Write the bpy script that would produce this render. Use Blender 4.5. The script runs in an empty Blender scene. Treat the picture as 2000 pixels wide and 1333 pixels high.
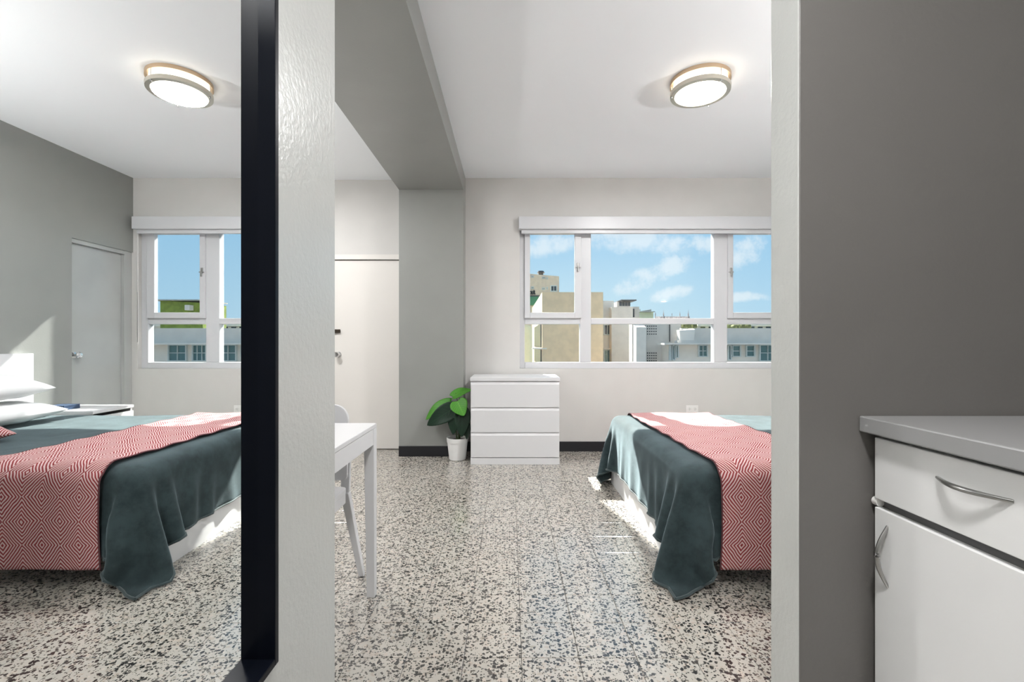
import bpy, bmesh, math, random
import numpy as np
from mathutils import Vector, Matrix

random.seed(7)
scene = bpy.context.scene
C = scene.collection

# ---------------------------------------------------------------- camera
F = 900.0            # focal length in pixels of the 2000 px wide frame
EYE = 1.094          # eye height
cam_data = bpy.data.cameras.new('camera')
cam_data.sensor_width = 36.0
cam_data.lens = 36.0 * F / 2000.0
cam_data.shift_x = 4.0 / 2000.0
cam_data.shift_y = 3.5 / 2000.0
cam_data.clip_start = 0.02
cam_data.clip_end = 500
cam = bpy.data.objects.new('camera', cam_data)
C.objects.link(cam)
cam.location = (0, 0, EYE)
cam.rotation_euler = (math.pi / 2, 0, 0)
scene.camera = cam
scene.cycles.use_light_tree = False
scene.cycles.max_bounces = 8

# ---------------------------------------------------------------- colour management
scene.view_settings.view_transform = 'Standard'
scene.view_settings.look = 'None'
scene.view_settings.gamma = 1.0
scene.view_settings.exposure = 0.64
scene.view_settings.use_curve_mapping = False

# light levels
SUN = 15.5
SKY = 0.71
LAMP_W = 33.0
FILL_UP_BED_W = 88.0
FILL_UP_TABLE_W = 66.0
FILL_TABLE_W = 28.0
FILL_ENTRY_W = 33.0
LAMP_GLOW = 3.2

# ---------------------------------------------------------------- world: blue sky with a few clouds
world = bpy.data.worlds.new('sky')
scene.world = world
world.use_nodes = True
world.cycles.sampling_method = 'MANUAL'
world.cycles.sample_map_resolution = 256
wt = world.node_tree
wt.nodes.clear()


class N:
    """tiny node-building helper"""
    def __init__(self, tree):
        self.t = tree

    def node(self, kind, **kw):
        n = self.t.nodes.new(kind)
        for k, v in kw.items():
            setattr(n, k, v)
        return n

    def put(self, sock, v):
        if hasattr(v, 'is_linked') or isinstance(v, bpy.types.NodeSocket):
            self.t.links.new(v, sock)
        else:
            sock.default_value = v

    def math(self, op, a, b=0.0, c=None, clamp=False):
        n = self.node('ShaderNodeMath', operation=op, use_clamp=clamp)
        self.put(n.inputs[0], a)
        self.put(n.inputs[1], b)
        if c is not None:
            self.put(n.inputs[2], c)
        return n.outputs[0]

    def vmath(self, op, a, b=(0, 0, 0)):
        n = self.node('ShaderNodeVectorMath', operation=op)
        self.put(n.inputs[0], a)
        if op == 'SCALE':
            self.put(n.inputs['Scale'], b)
        else:
            self.put(n.inputs[1], b)
        return n.outputs[0]

    def mix(self, fac, a, b):
        n = self.node('ShaderNodeMix', data_type='RGBA')
        self.put(n.inputs[0], fac)
        self.put(n.inputs[6], a)
        self.put(n.inputs[7], b)
        return n.outputs[2]

    def smooth(self, v, lo, hi, o0=0.0, o1=1.0):
        n = self.node('ShaderNodeMapRange', interpolation_type='SMOOTHSTEP')
        self.put(n.inputs[0], v)
        n.inputs[1].default_value = lo
        n.inputs[2].default_value = hi
        n.inputs[3].default_value = o0
        n.inputs[4].default_value = o1
        return n.outputs[0]

    def noise(self, vec, scale, detail=4.0, rough=0.55, dim='3D'):
        n = self.node('ShaderNodeTexNoise', noise_dimensions=dim)
        if vec is not None:
            self.put(n.inputs['Vector'], vec)
        n.inputs['Scale'].default_value = scale
        n.inputs['Detail'].default_value = detail
        n.inputs['Roughness'].default_value = rough
        return n

    def ramp(self, fac, stops):
        n = self.node('ShaderNodeValToRGB')
        els = n.color_ramp.elements
        while len(els) < len(stops):
            els.new(0.5)
        for e, (p, c) in zip(els, stops):
            e.position = p
            e.color = (*c, 1) if len(c) == 3 else c
        self.put(n.inputs[0], fac)
        return n.outputs[0]


w = N(wt)
tc = w.node('ShaderNodeTexCoord')
sep = w.node('ShaderNodeSeparateXYZ')
wt.links.new(tc.outputs['Generated'], sep.inputs[0])
sx, sy, sz = sep.outputs
elev = w.smooth(sz, -0.02, 1.0)
sky_col = w.ramp(w.math('MAXIMUM', sz, 0.0), [(0.0, (0.66, 0.80, 0.87)), (0.07, (0.56, 0.75, 0.86)),
                                             (0.22, (0.37, 0.61, 0.83)), (1.0, (0.34, 0.45, 0.60))])
# deeper blue away from the sun's side
az = w.smooth(sx, 0.15, 0.65)
sky_col = w.mix(w.math('MULTIPLY', az, 0.55), sky_col, (0.27, 0.53, 0.78, 1))
yy = w.math('MAXIMUM', w.math('ABSOLUTE', sy), 0.05)
cu = w.math('DIVIDE', sx, yy)
cv = w.math('DIVIDE', sz, yy)
comb = w.node('ShaderNodeCombineXYZ')
wt.links.new(cu, comb.inputs[0])
wt.links.new(cv, comb.inputs[1])
fine = w.noise(comb.outputs[0], 24.0, 4.0, 0.62, '2D')
broad = w.noise(comb.outputs[0], 3.2, 2.0, 0.55, '2D')


def cloud(cx, cy, hx, hy, slope):
    dx = w.math('SUBTRACT', cu, cx)
    dy = w.math('SUBTRACT', w.math('SUBTRACT', cv, cy), w.math('MULTIPLY', dx, slope))
    q = w.math('ADD', w.math('POWER', w.math('ABSOLUTE', w.math('DIVIDE', dx, hx)), 2.0),
               w.math('POWER', w.math('ABSOLUTE', w.math('DIVIDE', dy, hy)), 2.0))
    q = w.math('SUBTRACT', w.math('ADD', q, w.math('MULTIPLY', fine.outputs[0], 4.4)), 2.1)
    return w.smooth(q, -0.2, 2.0, 1.0, 0.0)


cl = cloud(0.325, 0.155, 0.085, 0.020, 0.42)
for a in ((0.352, 0.107, 0.04, 0.014, 0.2), (0.27, 0.228, 0.11, 0.030, -0.1), (0.43, 0.215, 0.05, 0.016, 0.0),
          (0.51, 0.195, 0.035, 0.028, 0.3), (0.08, 0.21, 0.07, 0.022, 0.1), (0.50, 0.10, 0.05, 0.010, 0.0)):
    cl = w.math('MAXIMUM', cl, cloud(*a))
wide = w.smooth(broad.outputs[0], 0.60, 0.80, 0.0, 0.6)
cl = w.math('MAXIMUM', w.math('MULTIPLY', cl, 0.62), wide)
sky_col = w.mix(cl, sky_col, (0.86, 0.90, 0.93, 1))
ground = w.smooth(sz, -0.06, -0.01)
sky_col = w.mix(ground, (0.42, 0.43, 0.42, 1), sky_col)
bg = w.node('ShaderNodeBackground')
wt.links.new(sky_col, bg.inputs[0])
bg.inputs[1].default_value = SKY
wo = w.node('ShaderNodeOutputWorld')
wt.links.new(bg.outputs[0], wo.inputs[0])

# ---------------------------------------------------------------- sun
sun_data = bpy.data.lights.new('sun', 'SUN')
sun_data.energy = SUN
sun_data.angle = math.radians(0.8)
sun_data.color = (1.0, 0.96, 0.90)
sun = bpy.data.objects.new('sun', sun_data)
C.objects.link(sun)
SUN_DIR = Vector((0.22, -1.0, -0.95)).normalized()
sun.rotation_euler = SUN_DIR.to_track_quat('-Z', 'Y').to_euler()
sun.location = (-4, 12, 12)


# ================================================================ materials
def new_mat(name):
    m = bpy.data.materials.new(name)
    m.use_nodes = True
    t = m.node_tree
    b = t.nodes['Principled BSDF']
    return m, N(t), b


def mat(name, col, rough=0.5, metal=0.0, bump=None, mottled=0.0, coat=0.0, ior=1.5, sheen=0.0, emit=None, rvar=0.0):
    m, n, b = new_mat(name)
    b.inputs['Base Color'].default_value = (*col, 1)
    b.inputs['Roughness'].default_value = rough
    b.inputs['Metallic'].default_value = metal
    b.inputs['IOR'].default_value = ior
    b.inputs['Coat Weight'].default_value = coat
    b.inputs['Sheen Weight'].default_value = sheen
    pos = None
    if bump or mottled or rvar:
        g = n.node('ShaderNodeNewGeometry')
        pos = g.outputs['Position']
    if mottled:
        nz = n.noise(pos, 3.0, 2.0)
        d = 1.0 - mottled
        c2 = (col[0] * d, col[1] * d, col[2] * d, 1)
        n.put(b.inputs['Base Color'], n.mix(n.smooth(nz.outputs[0], 0.35, 0.65), (*col, 1), c2))
    if rvar:
        nz = n.noise(pos, 6.0, 4.0)
        n.put(b.inputs['Roughness'], n.smooth(nz.outputs[0], 0.3, 0.7, max(0.02, rough - rvar), rough + rvar))
    if bump:
        scale, strength = bump
        nz = n.noise(pos, scale, 2.0, 0.6)
        bp = n.node('ShaderNodeBump')
        bp.inputs['Strength'].default_value = strength
        bp.inputs['Distance'].default_value = 0.004
        n.put(bp.inputs['Height'], nz.outputs[0])
        n.put(b.inputs['Normal'], bp.outputs[0])
    if emit:
        b.inputs['Emission Color'].default_value = (*emit[0], 1)
        b.inputs['Emission Strength'].default_value = emit[1]
    return m


M = {}
M['wall'] = mat('wall_paint_cream', (0.61, 0.60, 0.58), 0.6, bump=(90, 0.10), mottled=0.03)
M['grey'] = mat('wall_paint_grey', (0.28, 0.287, 0.273), 0.34, bump=(90, 0.12), mottled=0.04)
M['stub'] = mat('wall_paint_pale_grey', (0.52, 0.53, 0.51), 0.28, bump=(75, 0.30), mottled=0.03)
M['darkened'] = mat('wall_paint_darkened', (0.140, 0.134, 0.126), 0.45, bump=(75, 0.25), mottled=0.03)  # light wall paint darkened to carry the shade on the kitchen side
M['ceiling'] = mat('ceiling_paint', (0.88, 0.905, 0.93), 0.7)
M['black_base'] = mat('black_rubber_base', (0.008, 0.008, 0.011), 0.45)
M['frame_black'] = mat('black_powder_coat', (0.003, 0.004, 0.007), 0.3, ior=1.2)
M['mirror'] = mat('mirror_silver', (0.90, 0.92, 0.92), 0.0, 1.0)
M['white'] = mat('white_lacquer', (0.66, 0.66, 0.67), 0.32)
M['white_door'] = mat('door_paint_cream', (0.72, 0.695, 0.66), 0.45, bump=(40, 0.05))
M['pvc'] = mat('white_window_frame', (0.61, 0.62, 0.64), 0.35)
M['cab'] = mat('cabinet_laminate', (0.74, 0.74, 0.735), 0.35, bump=(50, 0.03))
M['counter'] = mat('counter_laminate', (0.29, 0.29, 0.29), 0.30, mottled=0.03)
M['cabdark'] = mat('cabinet_carcass', (0.10, 0.10, 0.10), 0.7)
M['steel'] = mat('brushed_steel', (0.42, 0.42, 0.41), 0.28, 1.0)
M['nickel'] = mat('brushed_nickel', (0.62, 0.58, 0.50), 0.35, 1.0)
M['gold'] = mat('champagne_nickel', (0.62, 0.47, 0.33), 0.38, 1.0)
M['chrome'] = mat('chrome', (0.8, 0.8, 0.8), 0.12, 1.0)
M['bronze'] = mat('dark_bronze', (0.05, 0.04, 0.03), 0.4, 0.8)
M['pot'] = mat('white_glazed_pot', (0.78, 0.78, 0.77), 0.35)
M['soil'] = mat('potting_soil', (0.03, 0.022, 0.016), 0.9, bump=(150, 0.8))
M['stem'] = mat('plant_stem', (0.05, 0.09, 0.02), 0.5)
M['pillow'] = mat('white_cotton', (0.82, 0.82, 0.82), 0.85, bump=(400, 0.05), sheen=0.15)
M['mattress'] = mat('mattress_ticking', (0.75, 0.75, 0.74), 0.85)
M['book'] = mat('navy_cover', (0.025, 0.05, 0.10), 0.45)
M['paper'] = mat('paper_pages', (0.7, 0.68, 0.62), 0.8)
M['plate'] = mat('white_plastic', (0.78, 0.77, 0.75), 0.35)
M['slot'] = mat('dark_slot', (0.03, 0.03, 0.03), 0.6)
M['grout'] = mat('tile_grout', (0.06, 0.055, 0.05), 0.8)

# lamp glass
m, n, b = new_mat('lit_opal_glass')
b.inputs['Base Color'].default_value = (0.9, 0.9, 0.88, 1)
b.inputs['Roughness'].default_value = 0.4
b.inputs['Emission Color'].default_value = (1.0, 0.93, 0.80, 1)
b.inputs['Emission Strength'].default_value = LAMP_GLOW
M['opal'] = m

# window glass: clear pane with a faint reflection
m = bpy.data.materials.new('window_glass')
m.use_nodes = True
t = m.node_tree
t.nodes.clear()
n = N(t)
tr = n.node('ShaderNodeBsdfTransparent')
tr.inputs[0].default_value = (0.97, 0.985, 0.98, 1)
gl = n.node('ShaderNodeBsdfGlossy')
gl.inputs['Roughness'].default_value = 0.02
fr = n.node('ShaderNodeFresnel')
fr.inputs[0].default_value = 1.22
mx = n.node('ShaderNodeMixShader')
t.links.new(fr.outputs[0], mx.inputs[0])
t.links.new(tr.outputs[0], mx.inputs[1])
t.links.new(gl.outputs[0], mx.inputs[2])
ou = n.node('ShaderNodeOutputMaterial')
t.links.new(mx.outputs[0], ou.inputs[0])
M['glass'] = m

# terrazzo: cream cement with black and grey marble chips
m, n, b = new_mat('terrazzo')
g = n.node('ShaderNodeNewGeometry')
pos = g.outputs['Position']
flat = n.vmath('MULTIPLY', pos, (1, 1, 0))
wob = n.noise(flat, 55.0, 2.0)
wv = n.vmath('SCALE', n.vmath('SUBTRACT', wob.outputs[1], (0.5, 0.5, 0.5)), 0.016)
p2 = n.vmath('ADD', flat, wv)


def chips(scale, seed, lo, hi):
    v = n.node('ShaderNodeTexVoronoi', voronoi_dimensions='2D', feature='F1')
    n.put(v.inputs['Vector'], n.vmath('ADD', p2, (seed, seed * 1.7, 0)))
    v.inputs['Scale'].default_value = scale
    sp = n.node('ShaderNodeSeparateColor')
    n.put(sp.inputs[0], v.outputs['Color'])
    rad = n.smooth(sp.outputs[0], lo, 1.0, 0.0, hi)
    chip = n.math('GREATER_THAN', rad, v.outputs['Distance'])
    return chip, sp.outputs[1]


c1, r1 = chips(78.0, 0.0, 0.52, 0.60)
c2, r2 = chips(140.0, 3.1, 0.50, 0.58)
c3, r3 = chips(60.0, 7.7, 0.55, 0.55)
tile = n.vmath('FLOOR', n.vmath('SCALE', n.vmath('SUBTRACT', flat, (0.04, 1.6, 0)), 5.0))
wn = n.node('ShaderNodeTexWhiteNoise', noise_dimensions='3D')
n.put(wn.inputs['Vector'], n.vmath('ADD', tile, (0.5, 0.5, 0.5)))
cloudy = n.noise(flat, 4.5, 4.0)
base = n.mix(n.smooth(cloudy.outputs[0], 0.3, 0.7), (0.43, 0.40, 0.355, 1), (0.41, 0.395, 0.355, 1))
base = n.mix(n.math('MULTIPLY', wn.outputs[0], 0.5), base, (0.47, 0.43, 0.38, 1))
col = n.mix(c3, base, n.mix(r3, (0.52, 0.45, 0.39, 1), (0.30, 0.275, 0.235, 1)))
col = n.mix(c2, col, n.mix(r2, (0.02, 0.019, 0.018, 1), (0.11, 0.10, 0.085, 1)))
col = n.mix(c1, col, n.mix(n.math('POWER', r1, 3.0), (0.010, 0.010, 0.010, 1), (0.10, 0.09, 0.08, 1)))
n.put(b.inputs['Base Color'], col)
rn = n.noise(flat, 9.0, 4.0)
n.put(b.inputs['Roughness'], n.smooth(rn.outputs[0], 0.3, 0.7, 0.15, 0.22))
b.inputs['IOR'].default_value = 2.2
M['terrazzo'] = m

# teal velvet blanket
m, n, b = new_mat('teal_plush')
g = n.node('ShaderNodeNewGeometry')
nz = n.noise(g.outputs['Position'], 9.0, 6.0, 0.65)
n.put(b.inputs['Base Color'], n.mix(n.smooth(nz.outputs[0], 0.35, 0.68), (0.013, 0.026, 0.029, 1), (0.030, 0.052, 0.057, 1)))
b.inputs['Roughness'].default_value = 0.9
b.inputs['Sheen Weight'].default_value = 0.35
b.inputs['Sheen Roughness'].default_value = 0.35
b.inputs['Sheen Tint'].default_value = (0.62, 0.80, 0.88, 1)
fz = n.noise(g.outputs['Position'], 260.0, 3.0, 0.7)
bp = n.node('ShaderNodeBump')
bp.inputs['Strength'].default_value = 0.25
bp.inputs['Distance'].default_value = 0.003
n.put(bp.inputs['Height'], fz.outputs[0])
n.put(b.inputs['Normal'], bp.outputs[0])
M['teal'] = m
M['teal_hem'] = mat('teal_hem_binding', (0.025, 0.045, 0.048), 0.8, sheen=0.3)


# woven throw: nested red and pale diamonds
def diamond_mat(name, red, pale, freq):
    m, n, b = new_mat(name)
    uv = n.node('ShaderNodeUVMap')
    wobble = n.noise(uv.outputs[0], 2.2, 2.0)
    uvw = n.vmath('ADD', uv.outputs[0], n.vmath('SCALE', n.vmath('SUBTRACT', wobble.outputs[1], (0.5, 0.5, 0.5)), 0.10))
    s = n.node('ShaderNodeSeparateXYZ')
    n.put(s.inputs[0], uvw)
    pu = n.math('PINGPONG', s.outputs[0], 0.5)
    pv = n.math('PINGPONG', s.outputs[1], 0.5)
    f = n.math('ADD', pu, pv)
    wv = n.math('SINE', n.math('MULTIPLY', f, freq * 2 * math.pi))
    st = n.smooth(wv, -0.25, 0.25)
    n.put(b.inputs['Base Color'], n.mix(st, (*red, 1), (*pale, 1)))
    b.inputs['Roughness'].default_value = 0.9
    bp = n.node('ShaderNodeBump')
    bp.inputs['Strength'].default_value = 0.25
    bp.inputs['Distance'].default_value = 0.001
    n.put(bp.inputs['Height'], wv)
    n.put(b.inputs['Normal'], bp.outputs[0])
    return m


M['throw'] = diamond_mat('red_diamond_weave', (0.21, 0.018, 0.022), (0.56, 0.40, 0.39), 12.0)
M['throw_edge'] = mat('throw_binding', (0.10, 0.03, 0.035), 0.85)


def leaf_mat(name, c1, c2):
    m, n, b = new_mat(name)
    uv = n.node('ShaderNodeUVMap')
    s = n.node('ShaderNodeSeparateXYZ')
    n.put(s.inputs[0], uv.outputs[0])
    mid = n.math('ABSOLUTE', s.outputs[0])
    vein = n.math('SINE', n.math('MULTIPLY', n.math('SUBTRACT', s.outputs[1], n.math('MULTIPLY', mid, 0.35)), 48.0))
    vv = n.math('MAXIMUM', n.smooth(mid, 0.0, 0.05, 1.0, 0.0), n.smooth(vein, 0.90, 1.0, 0.0, 0.5))
    n.put(b.inputs['Base Color'], n.mix(vv, (*c1, 1), (*c2, 1)))
    b.inputs['Roughness'].default_value = 0.5
    b.inputs['Specular IOR Level'].default_value = 0.3
    return m


M['leaf_light'] = leaf_mat('leaf_bright', (0.045, 0.19, 0.014), (0.11, 0.32, 0.035))
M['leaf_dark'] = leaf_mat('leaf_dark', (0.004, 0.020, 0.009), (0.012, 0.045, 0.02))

# outside
M['yellow'] = mat('stucco_yellow', (0.92, 0.705, 0.465), 0.85, mottled=0.08)
M['beige'] = mat('stucco_beige', (0.76, 0.63, 0.50), 0.85, mottled=0.08)
M['palegreen'] = mat('stucco_pale_green', (0.60, 0.64, 0.50), 0.85, mottled=0.05)
M['lightgrey'] = mat('stucco_light_grey', (0.73, 0.675, 0.615), 0.85, mottled=0.06)
M['white_stucco'] = mat('stucco_white', (0.86, 0.80, 0.73), 0.85, mottled=0.05)
M['midgrey'] = mat('stucco_mid_grey', (0.59, 0.555, 0.515), 0.85, mottled=0.06)
M['green'] = mat('painted_green_roof', (0.26, 0.34, 0.06), 0.8, mottled=0.25)
M['awning'] = mat('green_awning', (0.12, 0.30, 0.15), 0.8)
M['hedge'] = mat('roof_planting', (0.22, 0.24, 0.10), 0.9, bump=(6, 1.0), mottled=0.4)
M['stone'] = mat('church_stone', (0.36, 0.33, 0.33), 0.9)
M['tealglass'] = mat('teal_window_glass', (0.10, 0.20, 0.21), 0.12)
M['darkglass'] = mat('dark_window_glass', (0.05, 0.06, 0.07), 0.12)
M['ext_frame'] = mat('exterior_window_frame', (0.60, 0.66, 0.66), 0.5)
M['asphalt'] = mat('street_ground', (0.15, 0.148, 0.14), 0.9, mottled=0.3)
M['roofing'] = mat('flat_roofing', (0.45, 0.44, 0.42), 0.9)
M['dark_metal'] = mat('dark_downpipe', (0.06, 0.06, 0.06), 0.5)

# ================================================================ builders
ORG = {}


def root(name, loc, label, cat, group=None, kind=None):
    o = bpy.data.objects.new(name, None)
    C.objects.link(o)
    o.empty_display_size = 0.1
    o.location = loc
    ORG[o.name] = Vector(loc)
    tag(o, label, cat, group, kind)
    return o


def tag(o, label=None, cat=None, group=None, kind=None):
    if label:
        o['label'] = label
    if cat:
        o['category'] = cat
    if group:
        o['group'] = group
    if kind:
        o['kind'] = kind
    return o


def finish(name, bm, material, parent=None, smooth=False, mesh=None):
    """bm holds world coordinates; the object is placed at its base centre or inside its parent"""
    if parent is not None:
        org = ORG[parent.name]
    else:
        bb = [v.co for v in bm.verts]
        org = Vector(((min(v.x for v in bb) + max(v.x for v in bb)) / 2,
                      (min(v.y for v in bb) + max(v.y for v in bb)) / 2, min(v.z for v in bb)))
    for v in bm.verts:
        v.co -= org
    me = bpy.data.meshes.new(name)
    bm.normal_update()
    bm.to_mesh(me)
    bm.free()
    if material is not None:
        me.materials.append(M[material] if isinstance(material, str) else material)
    if smooth:
        for p in me.polygons:
            p.use_smooth = True
    o = bpy.data.objects.new(name, me)
    C.objects.link(o)
    if parent is not None:
        o.parent = parent
    else:
        o.location = org
    ORG[o.name] = Vector(org)
    return o


def add_box(bm, x0, x1, y0, y1, z0, z1, bevel=0.0, seg=2):
    r = bmesh.ops.create_cube(bm, size=1.0)
    vs = r['verts']
    for v in vs:
        v.co = Vector(((x0 + x1) / 2 + v.co.x * (x1 - x0), (y0 + y1) / 2 + v.co.y * (y1 - y0),
                       (z0 + z1) / 2 + v.co.z * (z1 - z0)))
    if bevel > 0:
        es = list({e for v in vs for e in v.link_edges})
        bmesh.ops.bevel(bm, geom=es, offset=bevel, segments=seg, affect='EDGES', profile=0.5)
    return vs


def box(name, dims, material, parent=None, bevel=0.0, seg=2):
    bm = bmesh.new()
    add_box(bm, *dims, bevel=bevel, seg=seg)
    return finish(name, bm, material, parent)


def boxes(name, dimlist, material, parent=None, bevel=0.0):
    bm = bmesh.new()
    for d in dimlist:
        add_box(bm, *d, bevel=bevel)
    return finish(name, bm, material, parent)


def hexa(name, bottom, top, material, parent=None, bevel=0.0):
    """prism between two 4-point rings (world coordinates)"""
    bm = bmesh.new()
    b_ = [bm.verts.new(p) for p in bottom]
    t_ = [bm.verts.new(p) for p in top]
    k = len(b_)
    bm.faces.new(b_[::-1])
    bm.faces.new(t_)
    for i in range(k):
        bm.faces.new((b_[i], b_[(i + 1) % k], t_[(i + 1) % k], t_[i]))
    bmesh.ops.recalc_face_normals(bm, faces=bm.faces)
    if bevel:
        bmesh.ops.bevel(bm, geom=list(bm.edges), offset=bevel, segments=2, affect='EDGES', profile=0.5)
    return finish(name, bm, material, parent)


def lathe(name, profile, centre, material, parent=None, seg=48, smooth=True, axis='Z'):
    """profile: list of (radius, height)"""
    bm = bmesh.new()
    cx, cy, cz = centre
    rings = []
    for r, z in profile:
        ring = []
        for i in range(seg):
            a = 2 * math.pi * i / seg
            if axis == 'Z':
                co = (cx + r * math.cos(a), cy + r * math.sin(a), cz + z)
            elif axis == 'Y':
                co = (cx + r * math.cos(a), cy + z, cz + r * math.sin(a))
            else:
                co = (cx + z, cy + r * math.cos(a), cz + r * math.sin(a))
            ring.append(bm.verts.new(co))
        rings.append(ring)
    for a, b_ in zip(rings, rings[1:]):
        for i in range(seg):
            bm.faces.new((a[i], a[(i + 1) % seg], b_[(i + 1) % seg], b_[i]))
    if profile[0][0] > 1e-5:
        bm.faces.new(rings[0][::-1])
    if profile[-1][0] > 1e-5:
        bm.faces.new(rings[-1])
    bmesh.ops.remove_doubles(bm, verts=bm.verts, dist=1e-6)
    bmesh.ops.recalc_face_normals(bm, faces=bm.faces)
    o = finish(name, bm, material, parent, smooth=smooth)
    if smooth:
        sharp(o)
    return o


def sharp(o, ang=35):
    me = o.data
    bm = bmesh.new()
    bm.from_mesh(me)
    for e in bm.edges:
        if len(e.link_faces) == 2 and e.calc_face_angle(0) > math.radians(ang):
            e.smooth = False
    bm.to_mesh(me)
    bm.free()


def tube(name, pts, radii, material, parent=None, seg=10, flat=1.0):
    """round bar through points"""
    bm = bmesh.new()
    pts = [Vector(p) for p in pts]
    if not isinstance(radii, (list, tuple)):
        radii = [radii] * len(pts)
    rings = []
    up = Vector((0, 0, 1))
    for i, p in enumerate(pts):
        d = (pts[min(i + 1, len(pts) - 1)] - pts[max(i - 1, 0)]).normalized()
        a = d.cross(up)
        if a.length < 1e-3:
            a = d.cross(Vector((1, 0, 0)))
        a.normalize()
        c = a.cross(d).normalized()
        ring = []
        for k in range(seg):
            th = 2 * math.pi * k / seg
            ring.append(bm.verts.new(p + a * math.cos(th) * radii[i] + c * math.sin(th) * radii[i] * flat))
        rings.append(ring)
    for r0, r1 in zip(rings, rings[1:]):
        for k in range(seg):
            bm.faces.new((r0[k], r0[(k + 1) % seg], r1[(k + 1) % seg], r1[k]))
    bm.faces.new(rings[0][::-1])
    bm.faces.new(rings[-1])
    bmesh.ops.recalc_face_normals(bm, faces=bm.faces)
    o = finish(name, bm, material, parent, smooth=True)
    sharp(o, 50)
    return o


def solidify(o, th, offset=0.0):
    md = o.modifiers.new('thickness', 'SOLIDIFY')
    md.thickness = th
    md.offset = offset
    return o


# ================================================================ the room
D = 4.645            # window wall
D2 = 4.70            # wall with the white door
XR = 2.916           # grey wall behind the headboard
XL = -3.2            # far end of the room beyond the beam
YB = -1.6            # wall behind the camera
H = 2.756            # ceiling
WX = -0.449          # face of the wall carrying the mirror
Y_STUB = 1.185       # where both stub walls end

S = 'structure'
# --- floor of 20 cm terrazzo tiles
fl = box('floor', (XL, XR + 0.06, YB, D2 + 0.02, -0.12, -0.0025), 'grout')
tag(fl, 'polished terrazzo floor of square tiles with black chips', 'floor', kind=S)
TS = 0.2


def tile_bm(bm, cx, cy):
    h, g_, c = TS / 2, 0.0011, 0.0014
    o_ = h - g_
    i_ = o_ - c
    lo = [bm.verts.new((cx + a * o_, cy + b_ * o_, -0.0025)) for a, b_ in ((-1, -1), (1, -1), (1, 1), (-1, 1))]
    md = [bm.verts.new((cx + a * o_, cy + b_ * o_, -0.0008)) for a, b_ in ((-1, -1), (1, -1), (1, 1), (-1, 1))]
    tp = [bm.verts.new((cx + a * i_, cy + b_ * i_, 0.0)) for a, b_ in ((-1, -1), (1, -1), (1, 1), (-1, 1))]
    bm.faces.new(tp)
    for r0, r1 in ((lo, md), (md, tp)):
        for k in range(4):
            bm.faces.new((r0[k], r0[(k + 1) % 4], r1[(k + 1) % 4], r1[k]))


near, rest = [], []
kx0, kx1 = int((XL - 0.04) / TS) - 1, int((XR - 0.04) / TS) + 1
ky0, ky1 = int((YB - 1.6) / TS) - 1, int((D2 - 1.6) / TS) + 1
for kx in range(kx0, kx1 + 1):
    for ky in range(ky0, ky1 + 1):
        cx, cy = 0.04 + (kx + 0.5) * TS, 1.6 + (ky + 0.5) * TS
        if cx - TS / 2 < XL - 0.19 or cx > XR + 0.1 or cy < YB or cy > D2 + 0.1:
            continue
        px = 996 + cx * F / max(cy, 0.3)
        seen = cy > 1.4 and 640 < px < 1515 and not (cx > 0.85 and cy > 2.2)
        if seen:
            near.append((cy, cx))
        else:
            rest.append((cy, cx))
near.sort()
rest += near[290:]
near = near[:290]
bm = bmesh.new()
tile_bm(bm, 0, 0)
tile_mesh = bpy.data.meshes.new('tile')
bm.to_mesh(tile_mesh)
bm.free()
tile_mesh.materials.append(M['terrazzo'])
for cy, cx in near:
    o = bpy.data.objects.new('tile', tile_mesh)
    C.objects.link(o)
    o.parent = fl
    o.location = Vector((cx, cy, 0)) - ORG[fl.name]
bm = bmesh.new()
for cy, cx in rest:
    tile_bm(bm, cx, cy)
o = finish('tile_field', bm, 'terrazzo', fl)
o['kind'] = 'stuff'

# --- ceiling
tag(box('ceiling', (XL, XR + 0.06, YB, D2, H, H + 0.15), 'ceiling'), 'smooth white ceiling over the whole room', 'ceiling', kind=S)

# --- window wall with its opening
WX0, WX1, WZ0, WZ1 = 0.099, 2.872, 0.833, 2.33
TH = 0.15
tag(boxes('wall_back', [(-1.07, WX0, D, D + TH, 0, H), (WX1, XR + 0.25, D, D + TH, 0, H),
                        (WX0, WX1, D, D + TH, 0, WZ0), (WX0, WX1, D, D + TH, WZ1, H)], 'wall'),
    'cream painted wall around the wide white window', 'wall', kind=S)
# added unseen wall outside, placed to cut the sun beside the window
tag(box('wall_sun_blocker', (-0.9, 0.06, D + TH, 5.78, -6, H + 1.2), 'wall'), 'added cream sun-blocking wall outside beside the window', 'wall', kind=S)
# --- wall with the white door, beyond the beam
DX0, DX1, DZ = -1.84, -0.98, 1.944
tag(boxes('wall_far_left', [(XL, DX0, D2, D2 + 0.12, 0, H), (DX1, -0.9, D2, D2 + 0.12, 0, H), (DX0, DX1, D2, D2 + 0.12, DZ, H)],
          'wall'), 'cream wall around the white door beyond the beam', 'wall', kind=S)
# --- grey headboard wall with a closet door opening by the window corner
CY0, CY1, CZ = 3.996, 4.60, 2.005
tag(boxes('wall_right', [(XR, XR + 0.1, Y_STUB - 0.12, CY0, 0, H), (XR, XR + 0.1, CY0, D, CZ, H)], 'grey'),
    'grey accent wall behind the headboard, seen in the mirror', 'wall', kind=S)
# --- pillar and beam
PY = 4.44
tag(box('wall_pillar', (-1.07, WX, PY, D2, 0, 2.571), 'grey'), 'grey pillar under the ceiling beam beside the potted plant', 'pillar', kind=S)
tag(box('trim_beam', (-1.07, WX, Y_STUB, D2, 2.571, H), 'grey'), 'grey ceiling beam running from the mirror wall to the window wall', 'beam', kind=S)
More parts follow.
